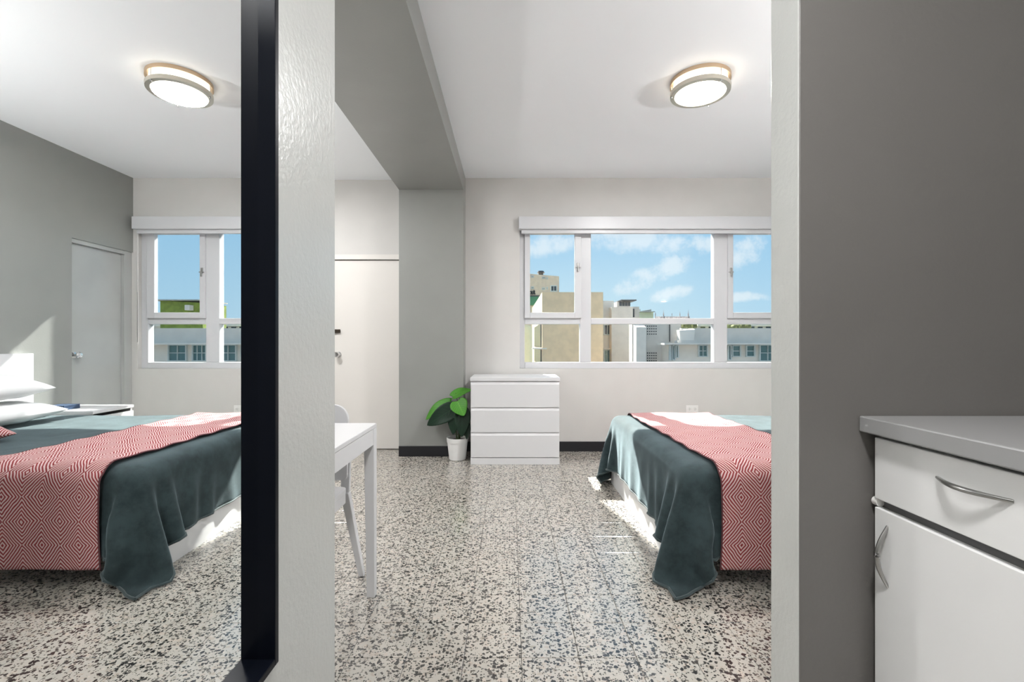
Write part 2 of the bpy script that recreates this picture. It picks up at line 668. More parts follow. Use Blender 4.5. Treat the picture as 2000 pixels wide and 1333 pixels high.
# --- wall carrying the mirror
tag(box('wall_left', (WX - 0.62, WX, YB, Y_STUB, 0, H), 'stub', bevel=0.004), 'pale grey wall that carries the black framed mirror', 'wall', kind=S)
# --- stub wall on the right, between kitchen and bedroom
RX, RY = 0.670, 1.069
wk = box('wall_kitchen', (RX, XR + 0.05, RY, Y_STUB, 0, H), 'darkened', bevel=0.004)
wk.data.materials.append(M['stub'])          # lighter end paint stands in for side light on the wall
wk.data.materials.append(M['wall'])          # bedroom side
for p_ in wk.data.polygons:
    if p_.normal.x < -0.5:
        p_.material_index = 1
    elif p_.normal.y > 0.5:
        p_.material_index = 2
tag(wk, 'taupe kitchen wall with painted-in shade and a painted-lit end beside the counter', 'wall', kind=S)
tag(box('wall_kitchen_side', (1.45, 1.57, YB, RY, 0, H), 'darkened'), 'taupe kitchen wall behind the counter in the same shade-toned paint', 'wall', kind=S)
tag(box('wall_front', (XL, 1.57, YB - 0.12, YB, 0, H), 'wall'), 'cream wall behind the camera', 'wall', kind=S)
tag(box('wall_far_side', (XL - 0.12, XL, YB, D2 + 0.12, 0, H), 'wall'), 'cream wall at the far left end of the room', 'wall', kind=S)
# --- baseboards
tag(box('baseboard_pillar', (-1.07, WX, PY - 0.012, PY, 0, 0.099), 'black_base', bevel=0.002), 'black baseboard along the foot of the grey pillar', 'baseboard', kind=S)
tag(box('baseboard_back', (WX, XR, D - 0.012, D, 0, 0.099), 'black_base', bevel=0.002), 'black baseboard under the window', 'baseboard', kind=S)
tag(box('baseboard_pillar_side', (WX, WX + 0.012, PY - 0.012, D - 0.012, 0, 0.099), 'black_base', bevel=0.002),
    'short black baseboard on the pillar side beside the plant', 'baseboard', kind=S)

# --- window
WY = 4.70
win = root('window_1', ((WX0 + WX1) / 2, WY, WZ0), 'wide white framed window of six panes with city view', 'window', kind=S)
FB, FF = WY - 0.005, WY + 0.075   # frame depth
ZT = 2.331
box('frame_stile', (WX0, 0.151, FB, FF, WZ0, ZT), 'pvc', win, 0.004)
box('frame_stile', (2.804, WX1, FB, FF, WZ0, ZT), 'pvc', win, 0.004)
box('frame_sill', (0.151, 2.804, FB - 0.004, FF, WZ0, 0.895), 'pvc', win, 0.004)
box('frame_head', (0.151, 2.804, FB, FF, 2.222, ZT), 'pvc', win, 0.004)
box('mullion', (0.715, 0.826, FB, FF, 0.895, 2.222), 'pvc', win, 0.004)
box('mullion', (2.079, 2.214, FB, FF, 0.895, 2.222), 'pvc', win, 0.004)
box('transom', (0.151, 0.715, FB + 0.002, FF, 1.284, 1.345), 'pvc', win, 0.004)
box('transom', (0.826, 2.079, FB + 0.002, FF, 1.284, 1.345), 'pvc', win, 0.004)
box('transom', (2.214, 2.804, FB + 0.002, FF, 1.284, 1.345), 'pvc', win, 0.004)


def sash(x0, x1, gx0, gx1, z0, z1, gz0, gz1):
    bm = bmesh.new()
    ya, yb = FB - 0.022, FB + 0.03
    for d_ in ((x0, gx0, ya, yb, z0, z1), (gx1, x1, ya, yb, z0, z1), (gx0, gx1, ya, yb, z0, gz0), (gx0, gx1, ya, yb, gz1, z1)):
        add_box(bm, *d_, bevel=0.004)
    s = finish('sash', bm, 'pvc', win)
    box('pane', (gx0 - 0.002, gx1 + 0.002, FB + 0.012, FB + 0.018, gz0 - 0.002, gz1 + 0.002), 'glass', s)
    return s


s1 = sash(0.149, 0.726, 0.204, 0.658, 1.343, 2.224, 1.402, 2.20)
s2 = sash(2.212, 2.806, 2.266, 2.726, 1.343, 2.224, 1.402, 2.20)
for a in ((0.826, 2.079, 1.345, 2.222), (0.151, 0.715, 0.895, 1.284), (0.826, 2.079, 0.895, 1.284), (2.214, 2.804, 0.895, 1.284)):
    box('pane', (a[0] - 0.003, a[1] + 0.003, FB + 0.035, FB + 0.041, a[2] - 0.003, a[3] + 0.003), 'glass', win)


def latch(x, z, s):
    bm = bmesh.new()
    add_box(bm, x - 0.010, x + 0.010, FB - 0.030, FB - 0.021, z - 0.012, z + 0.045, bevel=0.003)
    add_box(bm, x - 0.006, x + 0.006, FB - 0.045, FB - 0.028, z - 0.045, z + 0.012, bevel=0.003)
    add_box(bm, x - 0.026, x + 0.026, FB - 0.036, FB - 0.028, z - 0.004, z + 0.004, bevel=0.002)
    finish('latch', bm, 'steel', s)


latch(2.240, 1.81, s2)
latch(0.690, 1.86, s1)

# --- white door beyond the beam
dr = root('door_1', ((DX0 + DX1) / 2, D2, 0), 'plain cream white door beyond the beam with round knob', 'door', kind=S)
box('panel', (DX0 + 0.006, DX1 - 0.006, D2 + 0.018, D2 + 0.058, 0.008, DZ - 0.006), 'white_door', dr, 0.003)
box('stop', (DX0, DX1, D2 + 0.058, D2 + 0.09, 0, DZ), 'white_door', dr)
box('lintel_strip', (DX0 - 0.3, DX1 + 0.0, D2 - 0.008, D2 + 0.001, DZ, DZ + 0.05), 'white_door', dr, 0.002)
lathe('knob', [(0.030, 0), (0.030, -0.006), (0.012, -0.010), (0.012, -0.035), (0.026, -0.042), (0.030, -0.055), (0.022, -0.068), (0.0, -0.070)],
      (-1.755, D2 + 0.018, 0.974), 'chrome', dr, 24, axis='Y')
box('deadbolt', (-1.80, -1.735, D2 - 0.004, D2 + 0.018, 1.195, 1.232), 'bronze', dr, 0.005)
for z in (0.25, 1.30, 1.75):
    lathe('hinge', [(0.006, -0.045), (0.006, 0.045)], (DX1 - 0.008, D2 + 0.014, z), 'steel', dr, 12)

# --- grey closet door in the accent wall
dc = root('door_2', (XR, (CY0 + CY1) / 2, 0), 'narrow grey closet door recessed beside the window, seen in the mirror', 'door', kind=S)
M['grey_door'] = mat('closet_door_paint', (0.42, 0.435, 0.425), 0.25, bump=(20, 0.05), mottled=0.05)
box('panel', (XR + 0.045, XR + 0.085, CY0 + 0.003, CY1 - 0.045, 0.008, CZ - 0.035), 'grey_door', dc, 0.003)
box('jamb', (XR + 0.012, XR + 0.10, CY1 - 0.045, D - 0.001, 0, CZ), 'grey_door', dc, 0.002)
box('head_jamb', (XR + 0.012, XR + 0.10, CY0, CY1 - 0.045, CZ - 0.035, CZ), 'grey_door', dc, 0.002)
box('closet_back', (XR + 0.10, XR + 0.12, CY0 - 0.02, D, 0, H), 'grey_door', dc)
lathe('knob', [(0.028, 0), (0.028, -0.006), (0.012, -0.010), (0.012, -0.035), (0.024, -0.042), (0.028, -0.055), (0.020, -0.066), (0.0, -0.068)],
      (XR + 0.045, CY0 + 0.06, 0.985), 'chrome', dc, 24, axis='X')

# ================================================================ roller shade
rs = root('roller_shade', (1.48, 4.62, 2.226), 'white roller shade cassette across the top of the window', 'shade')
box('cassette', (0.088, 2.868, 4.565, D - 0.001, 2.226, 2.348), 'pvc', rs, 0.004)
box('bottom_bar', (0.115, 2.845, 4.60, 4.635, 2.188, 2.226), 'pvc', rs, 0.003)
tube('pull_cord', [(2.846, 4.612, 2.22), (2.848, 4.612, 1.6), (2.846, 4.612, 1.10), (2.842, 4.612, 1.07), (2.838, 4.612, 1.10), (2.838, 4.612, 1.6), (2.838, 4.612, 2.22)],
     0.0025, 'plate', rs, 6)

# ================================================================ ceiling lamp
def ceiling_lamp(LX, LY, watts, label):
    lamp = root('ceiling_lamp', (LX, LY, H), label, 'lamp', 'matching flush ceiling lamps')
    lathe('ceiling_ring', [(0.160, -0.001), (0.180, -0.001), (0.180, -0.026), (0.160, -0.026), (0.160, -0.001)], (LX, LY, H), 'gold', lamp, 64)
    lathe('glass_shade', [(0.150, -0.004), (0.158, -0.010), (0.158, -0.078), (0.150, -0.088), (0.10, -0.094), (0.0, -0.096)], (LX, LY, H), 'opal', lamp, 40)
    lathe('bottom_ring', [(0.158, -0.064), (0.178, -0.064), (0.180, -0.068), (0.178, -0.090), (0.152, -0.092), (0.152, -0.088), (0.158, -0.080), (0.158, -0.064)],
          (LX, LY, H), 'nickel', lamp, 64)
    for k in range(3):
        a = math.radians(-70 + 120 * k)
        x, y = LX + 0.172 * math.cos(a), LY + 0.172 * math.sin(a)
        po = lathe('post', [(0.003, -0.066), (0.003, -0.024)], (x, y, H), 'nickel', lamp, 10)
        lathe('screw_cap', [(0.0, -0.104), (0.005, -0.102), (0.006, -0.097), (0.006, -0.089)], (x, y, H), 'steel', po, 12)
    ld = bpy.data.lights.new('lamp_light', 'AREA')
    ld.shape = 'DISK'
    ld.size = 0.29
    ld.energy = watts
    ld.color = (1.0, 0.99, 0.985)
    lo = bpy.data.objects.new('lamp_light', ld)
    C.objects.link(lo)
    lo.parent = lamp
    lo.location = (0, 0, -0.100)


ceiling_lamp(1.20, 2.91, LAMP_W, 'round flush ceiling lamp with two metal rings glowing above the bed')
ceiling_lamp(-2.1, 3.3, FILL_TABLE_W, 'added unseen fill lamp on the ceiling beyond the beam')  # added to brighten the part beyond the beam, out of view
ceiling_lamp(0.15, 0.0, FILL_ENTRY_W, 'added unseen fill lamp on the ceiling of the entry')  # added fill for the kitchen side, never in view

# ================================================================ added uplighting fill lamps, out of view
def fill_uplighter(x, y, watts, label):
    """added fill lamp, out of view, whose bowl throws its light at the ceiling"""
    r = root('fill_floor_lamp', (x, y, 0), label, 'lamp', 'added uplighting fill lamps')
    lathe('base', [(0.0, 0.0), (0.135, 0.0), (0.14, 0.008), (0.13, 0.022), (0.02, 0.032), (0.0, 0.032)], (x, y, 0), 'steel', r, 40)
    lathe('pole', [(0.011, 0.03), (0.011, 1.70)], (x, y, 0), 'steel', r, 16)
    lathe('lamp_shade', [(0.03, 1.69), (0.08, 1.705), (0.135, 1.745), (0.165, 1.80), (0.160, 1.80), (0.130, 1.75), (0.078, 1.712), (0.03, 1.70)], (x, y, 0), 'pot', r, 40)
    lathe('switch', [(0.0, -0.016), (0.009, -0.014), (0.009, 0.0)], (x, y - 0.011, 1.25), 'plate', r, 12, axis='Y')
    pd = bpy.data.lights.new('fill_light', 'POINT')
    pd.energy = watts
    pd.shadow_soft_size = 0.055
    pd.color = (1.0, 0.985, 0.97)
    po = bpy.data.objects.new('fill_light', pd)
    C.objects.link(po)
    po.parent = r
    po.location = (0, 0, 1.768)


fill_uplighter(2.70, 1.38, FILL_UP_BED_W, 'added unseen fill lamp with a white bowl in the bedroom corner behind the kitchen wall')
fill_uplighter(-2.75, 2.0, FILL_UP_TABLE_W, 'added unseen fill lamp with a white bowl past the far end of the table')

# ================================================================ mirror
GX = -0.4413
MY0, MY1, MZ0, MZ1 = -0.05, 0.8195, 0.527, 2.08
FW, FX = 0.0125, -0.411
mir = root('wall_mirror', (WX, (MY0 + MY1) / 2, MZ0), 'tall mirror in a deep black metal frame on the pale grey wall', 'mirror')
box('mirror_glass', (GX - 0.004, GX, MY0 + FW - 0.002, MY1 - FW + 0.002, MZ0 + FW - 0.002, MZ1 - FW + 0.002), 'mirror', mir)
box('frame_stile', (WX + 0.0005, FX, MY1 - FW, MY1, MZ0, MZ1), 'frame_black', mir, 0.0012)
box('frame_stile', (WX + 0.0005, FX, MY0, MY0 + FW, MZ0, MZ1), 'frame_black', mir, 0.0012)
box('frame_rail', (WX + 0.0005, FX, MY0 + FW, MY1 - FW, MZ0, MZ0 + FW), 'frame_black', mir, 0.0012)
box('frame_rail', (WX + 0.0005, FX, MY0 + FW, MY1 - FW, MZ1 - FW, MZ1), 'frame_black', mir, 0.0012)

# ================================================================ kitchen cabinet and counter
KX = 0.8307
cab = root('kitchen_cabinet', (1.13, 0.82, 0), 'white kitchen base cabinet with one drawer over one door', 'cabinet')
box('body', (KX + 0.024, 1.449, 0.59, 1.052, 0.10, 0.886), 'cab', cab)
box('toe_kick', (KX + 0.08, 1.449, 0.59, 1.052, 0.0, 0.10), 'cabdark', cab)
box('shadow_gap', (KX + 0.018, KX + 0.024, 0.60, 1.045, 0.11, 0.884), 'cabdark', cab)


def bow_handle(parent, p0, p1, out, th):
    pts, rad = [], []
    p0, p1 = Vector(p0), Vector(p1)
    for i in range(17):
        t_ = i / 16
        s_ = math.sin(math.pi * t_)
        pts.append(p0.lerp(p1, t_) + Vector((-out * s_, 0, 0)))
        rad.append(th * (0.62 + 0.38 * s_))
    return tube('handle', pts, rad, 'steel', parent, 12)


dw = box('drawer', (KX, KX + 0.018, 0.602, 1.050, 0.7405, 0.879), 'cab', cab, 0.002)
bow_handle(dw, (KX + 0.001, 0.897, 0.832), (KX + 0.001, 0.760, 0.832), 0.024, 0.0052)
do = box('cabinet_door', (KX, KX + 0.018, 0.602, 1.050, 0.115, 0.721), 'cab', cab, 0.002)
bow_handle(do, (KX + 0.001, 1.014, 0.690), (KX + 0.001, 1.014, 0.556), 0.024, 0.0052)
lathe('hinge_cap', [(0.0, -0.012), (0.010, -0.010), (0.010, 0.004)], (KX + 0.012, 1.058, 0.731), 'plate', cab, 16, axis='Y')
ct = box('countertop', (0.808, 1.449, 0.56, 1.067, 0.889, 0.925), 'counter', None, 0.003)
tag(ct, 'light grey laminate countertop on the kitchen cabinet', 'countertop')

# ================================================================ dresser
def dresser(X0, X1, Y0, Y1, h_):
    d = root('dresser', ((X0 + X1) / 2, (Y0 + Y1) / 2, 0), 'white three-drawer dresser under the window beside the plant', 'dresser')
    t_ = 0.018
    box('top', (X0 - 0.004, X1 + 0.004, Y0 - 0.002, Y1, h_ - 0.030, h_), 'white', d, 0.002)
    box('side_panel', (X0, X0 + t_, Y0 + 0.020, Y1, 0, h_ - 0.030), 'white', d, 0.001)
    box('side_panel', (X1 - t_, X1, Y0 + 0.020, Y1, 0, h_ - 0.030), 'white', d, 0.001)
    box('back_panel', (X0 + t_, X1 - t_, Y1 - 0.008, Y1, 0.02, h_ - 0.03), 'white', d)
    box('plinth', (X0, X1, Y0, Y0 + 0.02, 0, 0.058), 'white', d, 0.001)
    zs = [0.064, 0.289, 0.514, 0.748]
    for k in range(3):
        z0, z1 = zs[k], zs[k + 1] - 0.006
        w_ = box('drawer', (X0 + 0.003, X1 - 0.003, Y0, Y0 + 0.018, z0, z1 - 0.022), 'white', d, 0.0012)
        hexa('finger_lip', [(X0 + 0.003, Y0 + 0.001, z1 - 0.0225), (X1 - 0.003, Y0 + 0.001, z1 - 0.0225), (X1 - 0.003, Y0 + 0.03, z1 - 0.0225), (X0 + 0.003, Y0 + 0.03, z1 - 0.0225)],
             [(X0 + 0.003, Y0 + 0.012, z1 + 0.005), (X1 - 0.003, Y0 + 0.012, z1 + 0.005), (X1 - 0.003, Y0 + 0.03, z1 + 0.005), (X0 + 0.003, Y0 + 0.03, z1 + 0.005)],
             'white', w_)
    return d


dresser(-0.354, 0.446, 4.138, 4.625, 0.78)

# ================================================================ nightstand and book
ns = root('nightstand', (2.67, 3.86, 0), 'low white nightstand between bed and window, seen in the mirror', 'nightstand')
box('top', (2.43, 2.912, 3.66, 4.06, 0.525, 0.55), 'white', ns, 0.002)
box('side_panel', (2.445, 2.912, 3.662, 3.68, 0, 0.525), 'white', ns, 0.001)
box('side_panel', (2.445, 2.912, 4.04, 4.058, 0, 0.525), 'white', ns, 0.001)
box('plinth', (2.43, 2.445, 3.662, 4.058, 0, 0.06), 'white', ns, 0.001)
for z0, z1 in ((0.066, 0.275), (0.285, 0.50)):
    box('drawer', (2.43, 2.446, 3.663, 4.057, z0, z1), 'white', ns, 0.001)
bk = root('book', (2.78, 3.78, 0.55), 'small dark blue book lying on the nightstand', 'book')
box('pages', (2.712, 2.842, 3.712, 3.842, 0.5535, 0.5825), 'paper', bk)
box('cover', (2.71, 2.85, 3.708, 3.846, 0.550, 0.5535), 'book', bk, 0.001)
box('cover', (2.71, 2.85, 3.708, 3.846, 0.5825, 0.586), 'book', bk, 0.001)
box('spine', (2.705, 2.712, 3.708, 3.846, 0.550, 0.586), 'book', bk, 0.001)
box('spine', (2.712, 2.84, 3.704, 3.710, 0.550, 0.586), 'book', bk, 0.001)

# ================================================================ wall outlet
ol = root('wall_outlet', (1.838, D, 0.427), 'white double power outlet on the wall above the bed', 'outlet')
box('cover_plate', (1.774, 1.898, D - 0.006, D + 0.0, 0.390, 0.464), 'plate', ol, 0.003)
for cx in (1.808, 1.864):
    soc = box('socket', (cx - 0.017, cx + 0.017, D - 0.009, D - 0.005, 0.412, 0.442), 'plate', ol, 0.003)
    boxes('socket_slots', [(cx - 0.008, cx + 0.004, D - 0.0098, D - 0.0085, 0.433, 0.436), (cx - 0.008, cx + 0.004, D - 0.0098, D - 0.0085, 0.418, 0.421),
                           (cx + 0.008, cx + 0.012, D - 0.0098, D - 0.0085, 0.425, 0.429)], 'slot', soc)

# ================================================================ table
TX1, TX0, TY1, TY0 = -0.581, -1.78, 2.010, 1.27
tb = root('dining_table', ((TX0 + TX1) / 2, (TY0 + TY1) / 2, 0), 'small white table with tapered legs behind the mirror wall', 'table')
box('tabletop', (TX0, TX1, TY0, TY1, 0.727, 0.744), 'white', tb, 0.002)
a_ = 0.006
box('apron', (TX1 - 0.022, TX1 - 0.002, TY0 + 0.036, TY1 - 0.036, 0.658, 0.7255), 'white', tb, 0.001)
box('apron', (TX0 + 0.002, TX0 + 0.022, TY0 + 0.036, TY1 - 0.036, 0.658, 0.7255), 'white', tb, 0.001)
box('apron', (TX0 + 0.036, TX1 - 0.036, TY0 + 0.004, TY0 + 0.022, 0.658, 0.7255), 'white', tb, 0.001)
box('apron', (TX0 + 0.036, TX1 - 0.036, TY1 - 0.022, TY1 - 0.004, 0.658, 0.7255), 'white', tb, 0.001)
for (x, y, ix, iy) in ((TX1, TY1, -1, -1), (TX1, TY0, -1, 1), (TX0, TY1, 1, -1), (TX0, TY0, 1, 1)):
    def ring(z, sx_, sy_):
        ps = [(x, y, z), (x + ix * sx_, y, z), (x + ix * sx_, y + iy * sy_, z), (x, y + iy * sy_, z)]
        return ps
    hexa('leg', ring(0.0, 0.034, 0.034), ring(0.726, 0.044, 0.044), 'white', tb, 0.0015)

# ================================================================ chair
ch = root('dining_chair', (-0.945, 1.90, 0), 'white chair with rounded backrest tucked under the far side of the white table', 'chair')
SXC = -0.945
sh = 0.205           # half width


def bar(name, p0, p1, w0, d0, w1, d1, parent, bev=0.003):
    """square tapered bar, w along X and d along Y"""
    r0 = [(p0[0] - w0, p0[1] - d0, p0[2]), (p0[0] + w0, p0[1] - d0, p0[2]), (p0[0] + w0, p0[1] + d0, p0[2]), (p0[0] - w0, p0[1] + d0, p0[2])]
    r1 = [(p1[0] - w1, p1[1] - d1, p1[2]), (p1[0] + w1, p1[1] - d1, p1[2]), (p1[0] + w1, p1[1] + d1, p1[2]), (p1[0] - w1, p1[1] + d1, p1[2])]
    return hexa(name, r0, r1, 'white', parent, bev)


# seat with rounded corners
def rounded_panel(name, pts2, to3, thick, material, parent, bevel=0.003):
    bm = bmesh.new()
    f = bm.faces.new([bm.verts.new(to3(*p)) for p in pts2])
    bm.normal_update()
    r = bmesh.ops.extrude_face_region(bm, geom=[f])
    vs = [e for e in r['geom'] if isinstance(e, bmesh.types.BMVert)]
    bmesh.ops.translate(bm, verts=vs, vec=thick)
    bmesh.ops.recalc_face_normals(bm, faces=bm.faces)
    if bevel:
        es = [e for e in bm.edges if len(e.link_faces) == 2 and e.calc_face_angle(0) > 1.0]
        bmesh.ops.bevel(bm, geom=es, offset=bevel, segments=2, affect='EDGES', profile=0.5)
    return finish(name, bm, material, parent)


def rrect(x0, x1, z0, z1, rs_, k=8):
    pts = []
    for (cx, cz, a0, r) in ((x1, z1, 0, rs_[0]), (x0, z1, 90, rs_[1]), (x0, z0, 180, rs_[2]), (x1, z0, 270, rs_[3])):
        ccx = cx - r if cx == x1 else cx + r
        ccz = cz - r if cz == z1 else cz + r
        for i in range(k + 1):
            a = math.radians(a0 + 90 * i / k)
            pts.append((ccx + r * math.cos(a), ccz + r * math.sin(a)))
    return pts


rounded_panel('seat', rrect(SXC - sh, SXC + sh - 0.008, 1.70, 2.125, (0.03, 0.03, 0.05, 0.05)), lambda x, y: (x, y, 0.405), (0, 0, 0.025), 'white', ch)
# backrest, leaning slightly
rounded_panel('backrest', rrect(SXC - sh + 0.006, SXC + sh - 0.010, 0.46, 0.806, (0.07, 0.07, 0.02, 0.02)),
              lambda x, z: (x, 2.118 + (z - 0.44) * 0.06, z), (0, 0.016, 0), 'white', ch)
for s_ in (-1, 1):
    xp = SXC + s_ * (sh - 0.022)
    bar('back_post', (xp, 2.135, 0.405), (xp, 2.152, 0.56), 0.020, 0.012, 0.019, 0.010, ch)
    bar('leg', (SXC + s_ * (sh + 0.045), 2.165, 0.0), (xp, 2.135, 0.40), 0.012, 0.014, 0.020, 0.018, ch)
    bar('leg', (SXC + s_ * (sh + 0.02), 1.70, 0.0), (xp, 1.735, 0.405), 0.012, 0.012, 0.018, 0.018, ch)
    bar('side_rail', (xp, 1.93, 0.360), (xp, 1.93, 0.404), 0.010, 0.18, 0.010, 0.18, ch, 0.002)
box('front_rail', (SXC - sh + 0.045, SXC + sh - 0.045, 1.725, 1.745, 0.36, 0.404), 'white', ch, 0.002)

# ================================================================ bed
BX0, BX1, BY0, BY1, BZ = 0.790, 2.890, 2.080, 3.612, 0.522
bed = root('bed_frame', ((BX0 + BX1) / 2, (BY0 + BY1) / 2, 0), 'white bed frame under the teal blanket with tall headboard', 'bed')
box('footboard', (BX0, BX0 + 0.03, BY0 + 0.004, BY1 - 0.004, 0.0, 0.36), 'white', bed, 0.002)
box('headboard', (BX1 - 0.02, XR - 0.002, BY0 - 0.02, BY1 + 0.02, 0.0, 1.01), 'white', bed, 0.003)
box('side_rail', (BX0 + 0.03, BX1 - 0.02, BY0 + 0.10, BY0 + 0.12, 0.20, 0.33), 'white', bed, 0.002)
box('side_rail', (BX0 + 0.03, BX1 - 0.02, BY1 - 0.12, BY1 - 0.10, 0.20, 0.33), 'white', bed, 0.002)
for k in range(12):
    x = BX0 + 0.12 + k * 0.165
    box('slat', (x, x + 0.08, BY0 + 0.12, BY1 - 0.12, 0.272, 0.288), 'white', bed, 0.001)
mt = box('mattress', (BX0 + 0.012, BX1 - 0.024, BY0 + 0.02, BY1 - 0.02, 0.330, BZ - 0.012), 'mattress', None, 0.045, 4)
tag(mt, 'thick white mattress hidden under the teal blanket', 'mattress')

# ---------------------------------------------------------------- teal blanket: cloth relaxed over the bed
THX0, THX1 = 0.925, 1.545      # throw


def drape_blanket():
    over = 0.345
    h = 0.034
    xs = np.arange(BX0 - over, BX1 - 0.03, h)
    ys = np.arange(BY0 - over - 0.005, BY1 + over, h)
    nx, ny = len(xs), len(ys)
    P = np.zeros((nx, ny, 3))
    P[:, :, 0] = xs[:, None]
    P[:, :, 1] = ys[None, :]
    P[:, :, 2] = BZ + 0.006
    rng = np.random.RandomState(4)
    P[:, :, 2] += rng.rand(nx, ny) * 0.002
    rest = P.copy()
    fixed = (P[:, :, 0] > BX0 + 0.13) & (P[:, :, 1] > BY0 + 0.13) & (P[:, :, 1] < BY1 - 0.13)
    wgt = np.where(fixed, 0.0, 1.0)[:, :, None]
    V = np.zeros_like(P)
    lo = np.array([BX0, BY0, -1.0])
    hi = np.array([BX1 + 1.0, BY1, BZ])
    rad = 0.045
    off = 0.008
    cons = []
    for (di, dj, k) in ((1, 0, 1.0), (0, 1, 1.0), (1, 1, 0.25), (1, -1, 0.25), (2, 0, 0.04), (0, 2, 0.04)):
        L = h * math.hypot(di, dj)
        for ph in range(2):
            i0 = np.arange(0, nx - di)
            j0 = np.arange(max(0, -dj), ny - max(0, dj))
            if di:
                i0 = i0[((i0 // di) % 2) == ph]
            else:
                j0 = j0[((j0 // dj) % 2) == ph]
            I, J = np.meshgrid(i0, j0, indexing='ij')
            cons.append(((I.ravel(), J.ravel()), (I.ravel() + di, J.ravel() + dj), L, k))

    def collide(Q, pressed):
        q = Q.reshape(-1, 3)
        c = np.clip(q, lo + rad, hi - rad)
        d = q - c
        dist = np.linalg.norm(d, axis=1)
        inside = dist < 1e-9
        tgt = rad + off
        hit = (dist < tgt) & ~inside
        q[hit] = c[hit] + d[hit] / dist[hit][:, None] * tgt
        if inside.any():
            dd = np.stack([q[inside, 0] - lo[0], q[inside, 1] - lo[1], hi[1] - q[inside, 1], hi[2] - q[inside, 2]], 1)
            k = dd.argmin(1)
            idx = np.where(inside)[0]
            for kk in range(4):
                s_ = idx[k == kk]
                if kk == 0:
                    q[s_, 0] = lo[0] - off
                elif kk == 1:
                    q[s_, 1] = lo[1] - off
                elif kk == 2:
                    q[s_, 1] = hi[1] + off
                else:
                    q[s_, 2] = hi[2] + off
        q[:, 2] = np.maximum(q[:, 2], 0.012)
        # the throw lies over the cloth and holds it against the bed
        for side in ((0, 1) if pressed else ()):
            under = (q[:, 0] > THX0 - 0.01) & (q[:, 0] < THX1 + 0.3) & (q[:, 2] < BZ - 0.05)
            if side == 0:
                s_ = under & (q[:, 1] < BY0 - 0.020)
                q[s_, 1] = BY0 - 0.020
            else:
                s_ = under & (q[:, 1] > BY1 + 0.020)
                q[s_, 1] = BY1 + 0.020
        return hit

    dt = 1.0 / 60
    for step in range(110):
        V[:, :, 2] -= 9.8 * dt
        V *= 0.96
        old = P.copy()
        P = P + V * dt * wgt
        for it in range(12):
            for a, b_, L, k in cons:
                pa, pb = P[a], P[b_]
                d = pb - pa
                ln = np.sqrt((d * d).sum(1))[:, None] + 1e-9
                wa, wb = wgt[a], wgt[b_]
                ws = wa + wb
                ws[ws == 0] = 1
                corr = d * (k * (ln - L) / ln / ws)
                P[a] = pa + corr * wa
                P[b_] = pb - corr * wb
            P = np.where(fixed[:, :, None], rest, P)
            hit = collide(P, step > 60)
        P = np.where(fixed[:, :, None], rest, P)
        V = (P - old) / dt
        hv = hit.reshape(nx, ny)
        V[hv] *= 0.75
    return P, nx, ny


P, nx, ny = drape_blanket()
# gentle rumples on the flat top
for i in range(nx):
    for j in range(ny):
        x, y, z = P[i, j]
        if z > BZ - 0.01:
            P[i, j, 2] += 0.0022 * math.sin(9 * x + 5 * y) + 0.0018 * math.sin(17 * y - 6 * x + 1.0)
# soft vertical folds on the hanging foot end, fanning out towards the hem
for i in range(nx):
    for j in range(ny):
        x, y, z = P[i, j]
        if x < BX0 + 0.01 and z < 0.46 and 2.2 < y < 3.5:
            k_ = min(1.0, (0.46 - z) / 0.30)
            for y0, sl, am, wd in ((2.36, 0.25, 0.030, 0.040), (2.53, 0.12, 0.020, 0.035), (2.74, -0.08, 0.012, 0.045), (2.95, 0.0, 0.010, 0.05), (3.2, -0.1, 0.014, 0.04)):
                P[i, j, 0] -= am * k_ * math.exp(-((y - y0 - sl * (z - 0.15)) / wd) ** 2)
# pleats where the corner of the cloth hangs free
for i in range(nx):
    for j in range(ny):
        x, y, z = P[i, j]
        dx, dy = BX0 + 0.03 - x, BY0 + 0.03 - y
        if dx > 0 and dy > 0 and z < 0.47 and (x < BX0 - 0.012 or y < BY0 - 0.012):
            k_ = min(1.0, (0.47 - z) / 0.28)
            ph = math.atan2(dy, dx)
            edge = math.sin(min(1.0, max(0.0, ph / (math.pi / 2))) * math.pi) ** 0.5
            f_ = 1.0 + 0.17 * k_ * edge * math.cos(5.0 * ph + 0.6)
            P[i, j, 0] = BX0 + 0.03 - dx * f_
            P[i, j, 1] = BY0 + 0.03 - dy * f_
            P[i, j, 2] = max(0.012, z)
bm = bmesh.new()
vv = [[bm.verts.new(P[i, j]) for j in range(ny)] for i in range(nx)]
for i in range(nx - 1):
    for j in range(ny - 1):
        bm.faces.new((vv[i][j], vv[i + 1][j], vv[i + 1][j + 1], vv[i][j + 1]))
blanket = finish('blanket', bm, 'teal', None, smooth=True)
solidify(blanket, 0.007, 0.0)
ss = blanket.modifiers.new('smooth', 'SUBSURF')
ss.levels = 1
ss.render_levels = 1
tag(blanket, 'dark teal plush blanket draped over the bed', 'blanket')
for e in ([tuple(P[0, j]) for j in range(ny)], [tuple(P[i, 0]) for i in range(nx)], [tuple(P[i, ny - 1]) for i in range(nx)]):
    tube('hem', e, 0.0062, 'teal_hem', blanket, 8)

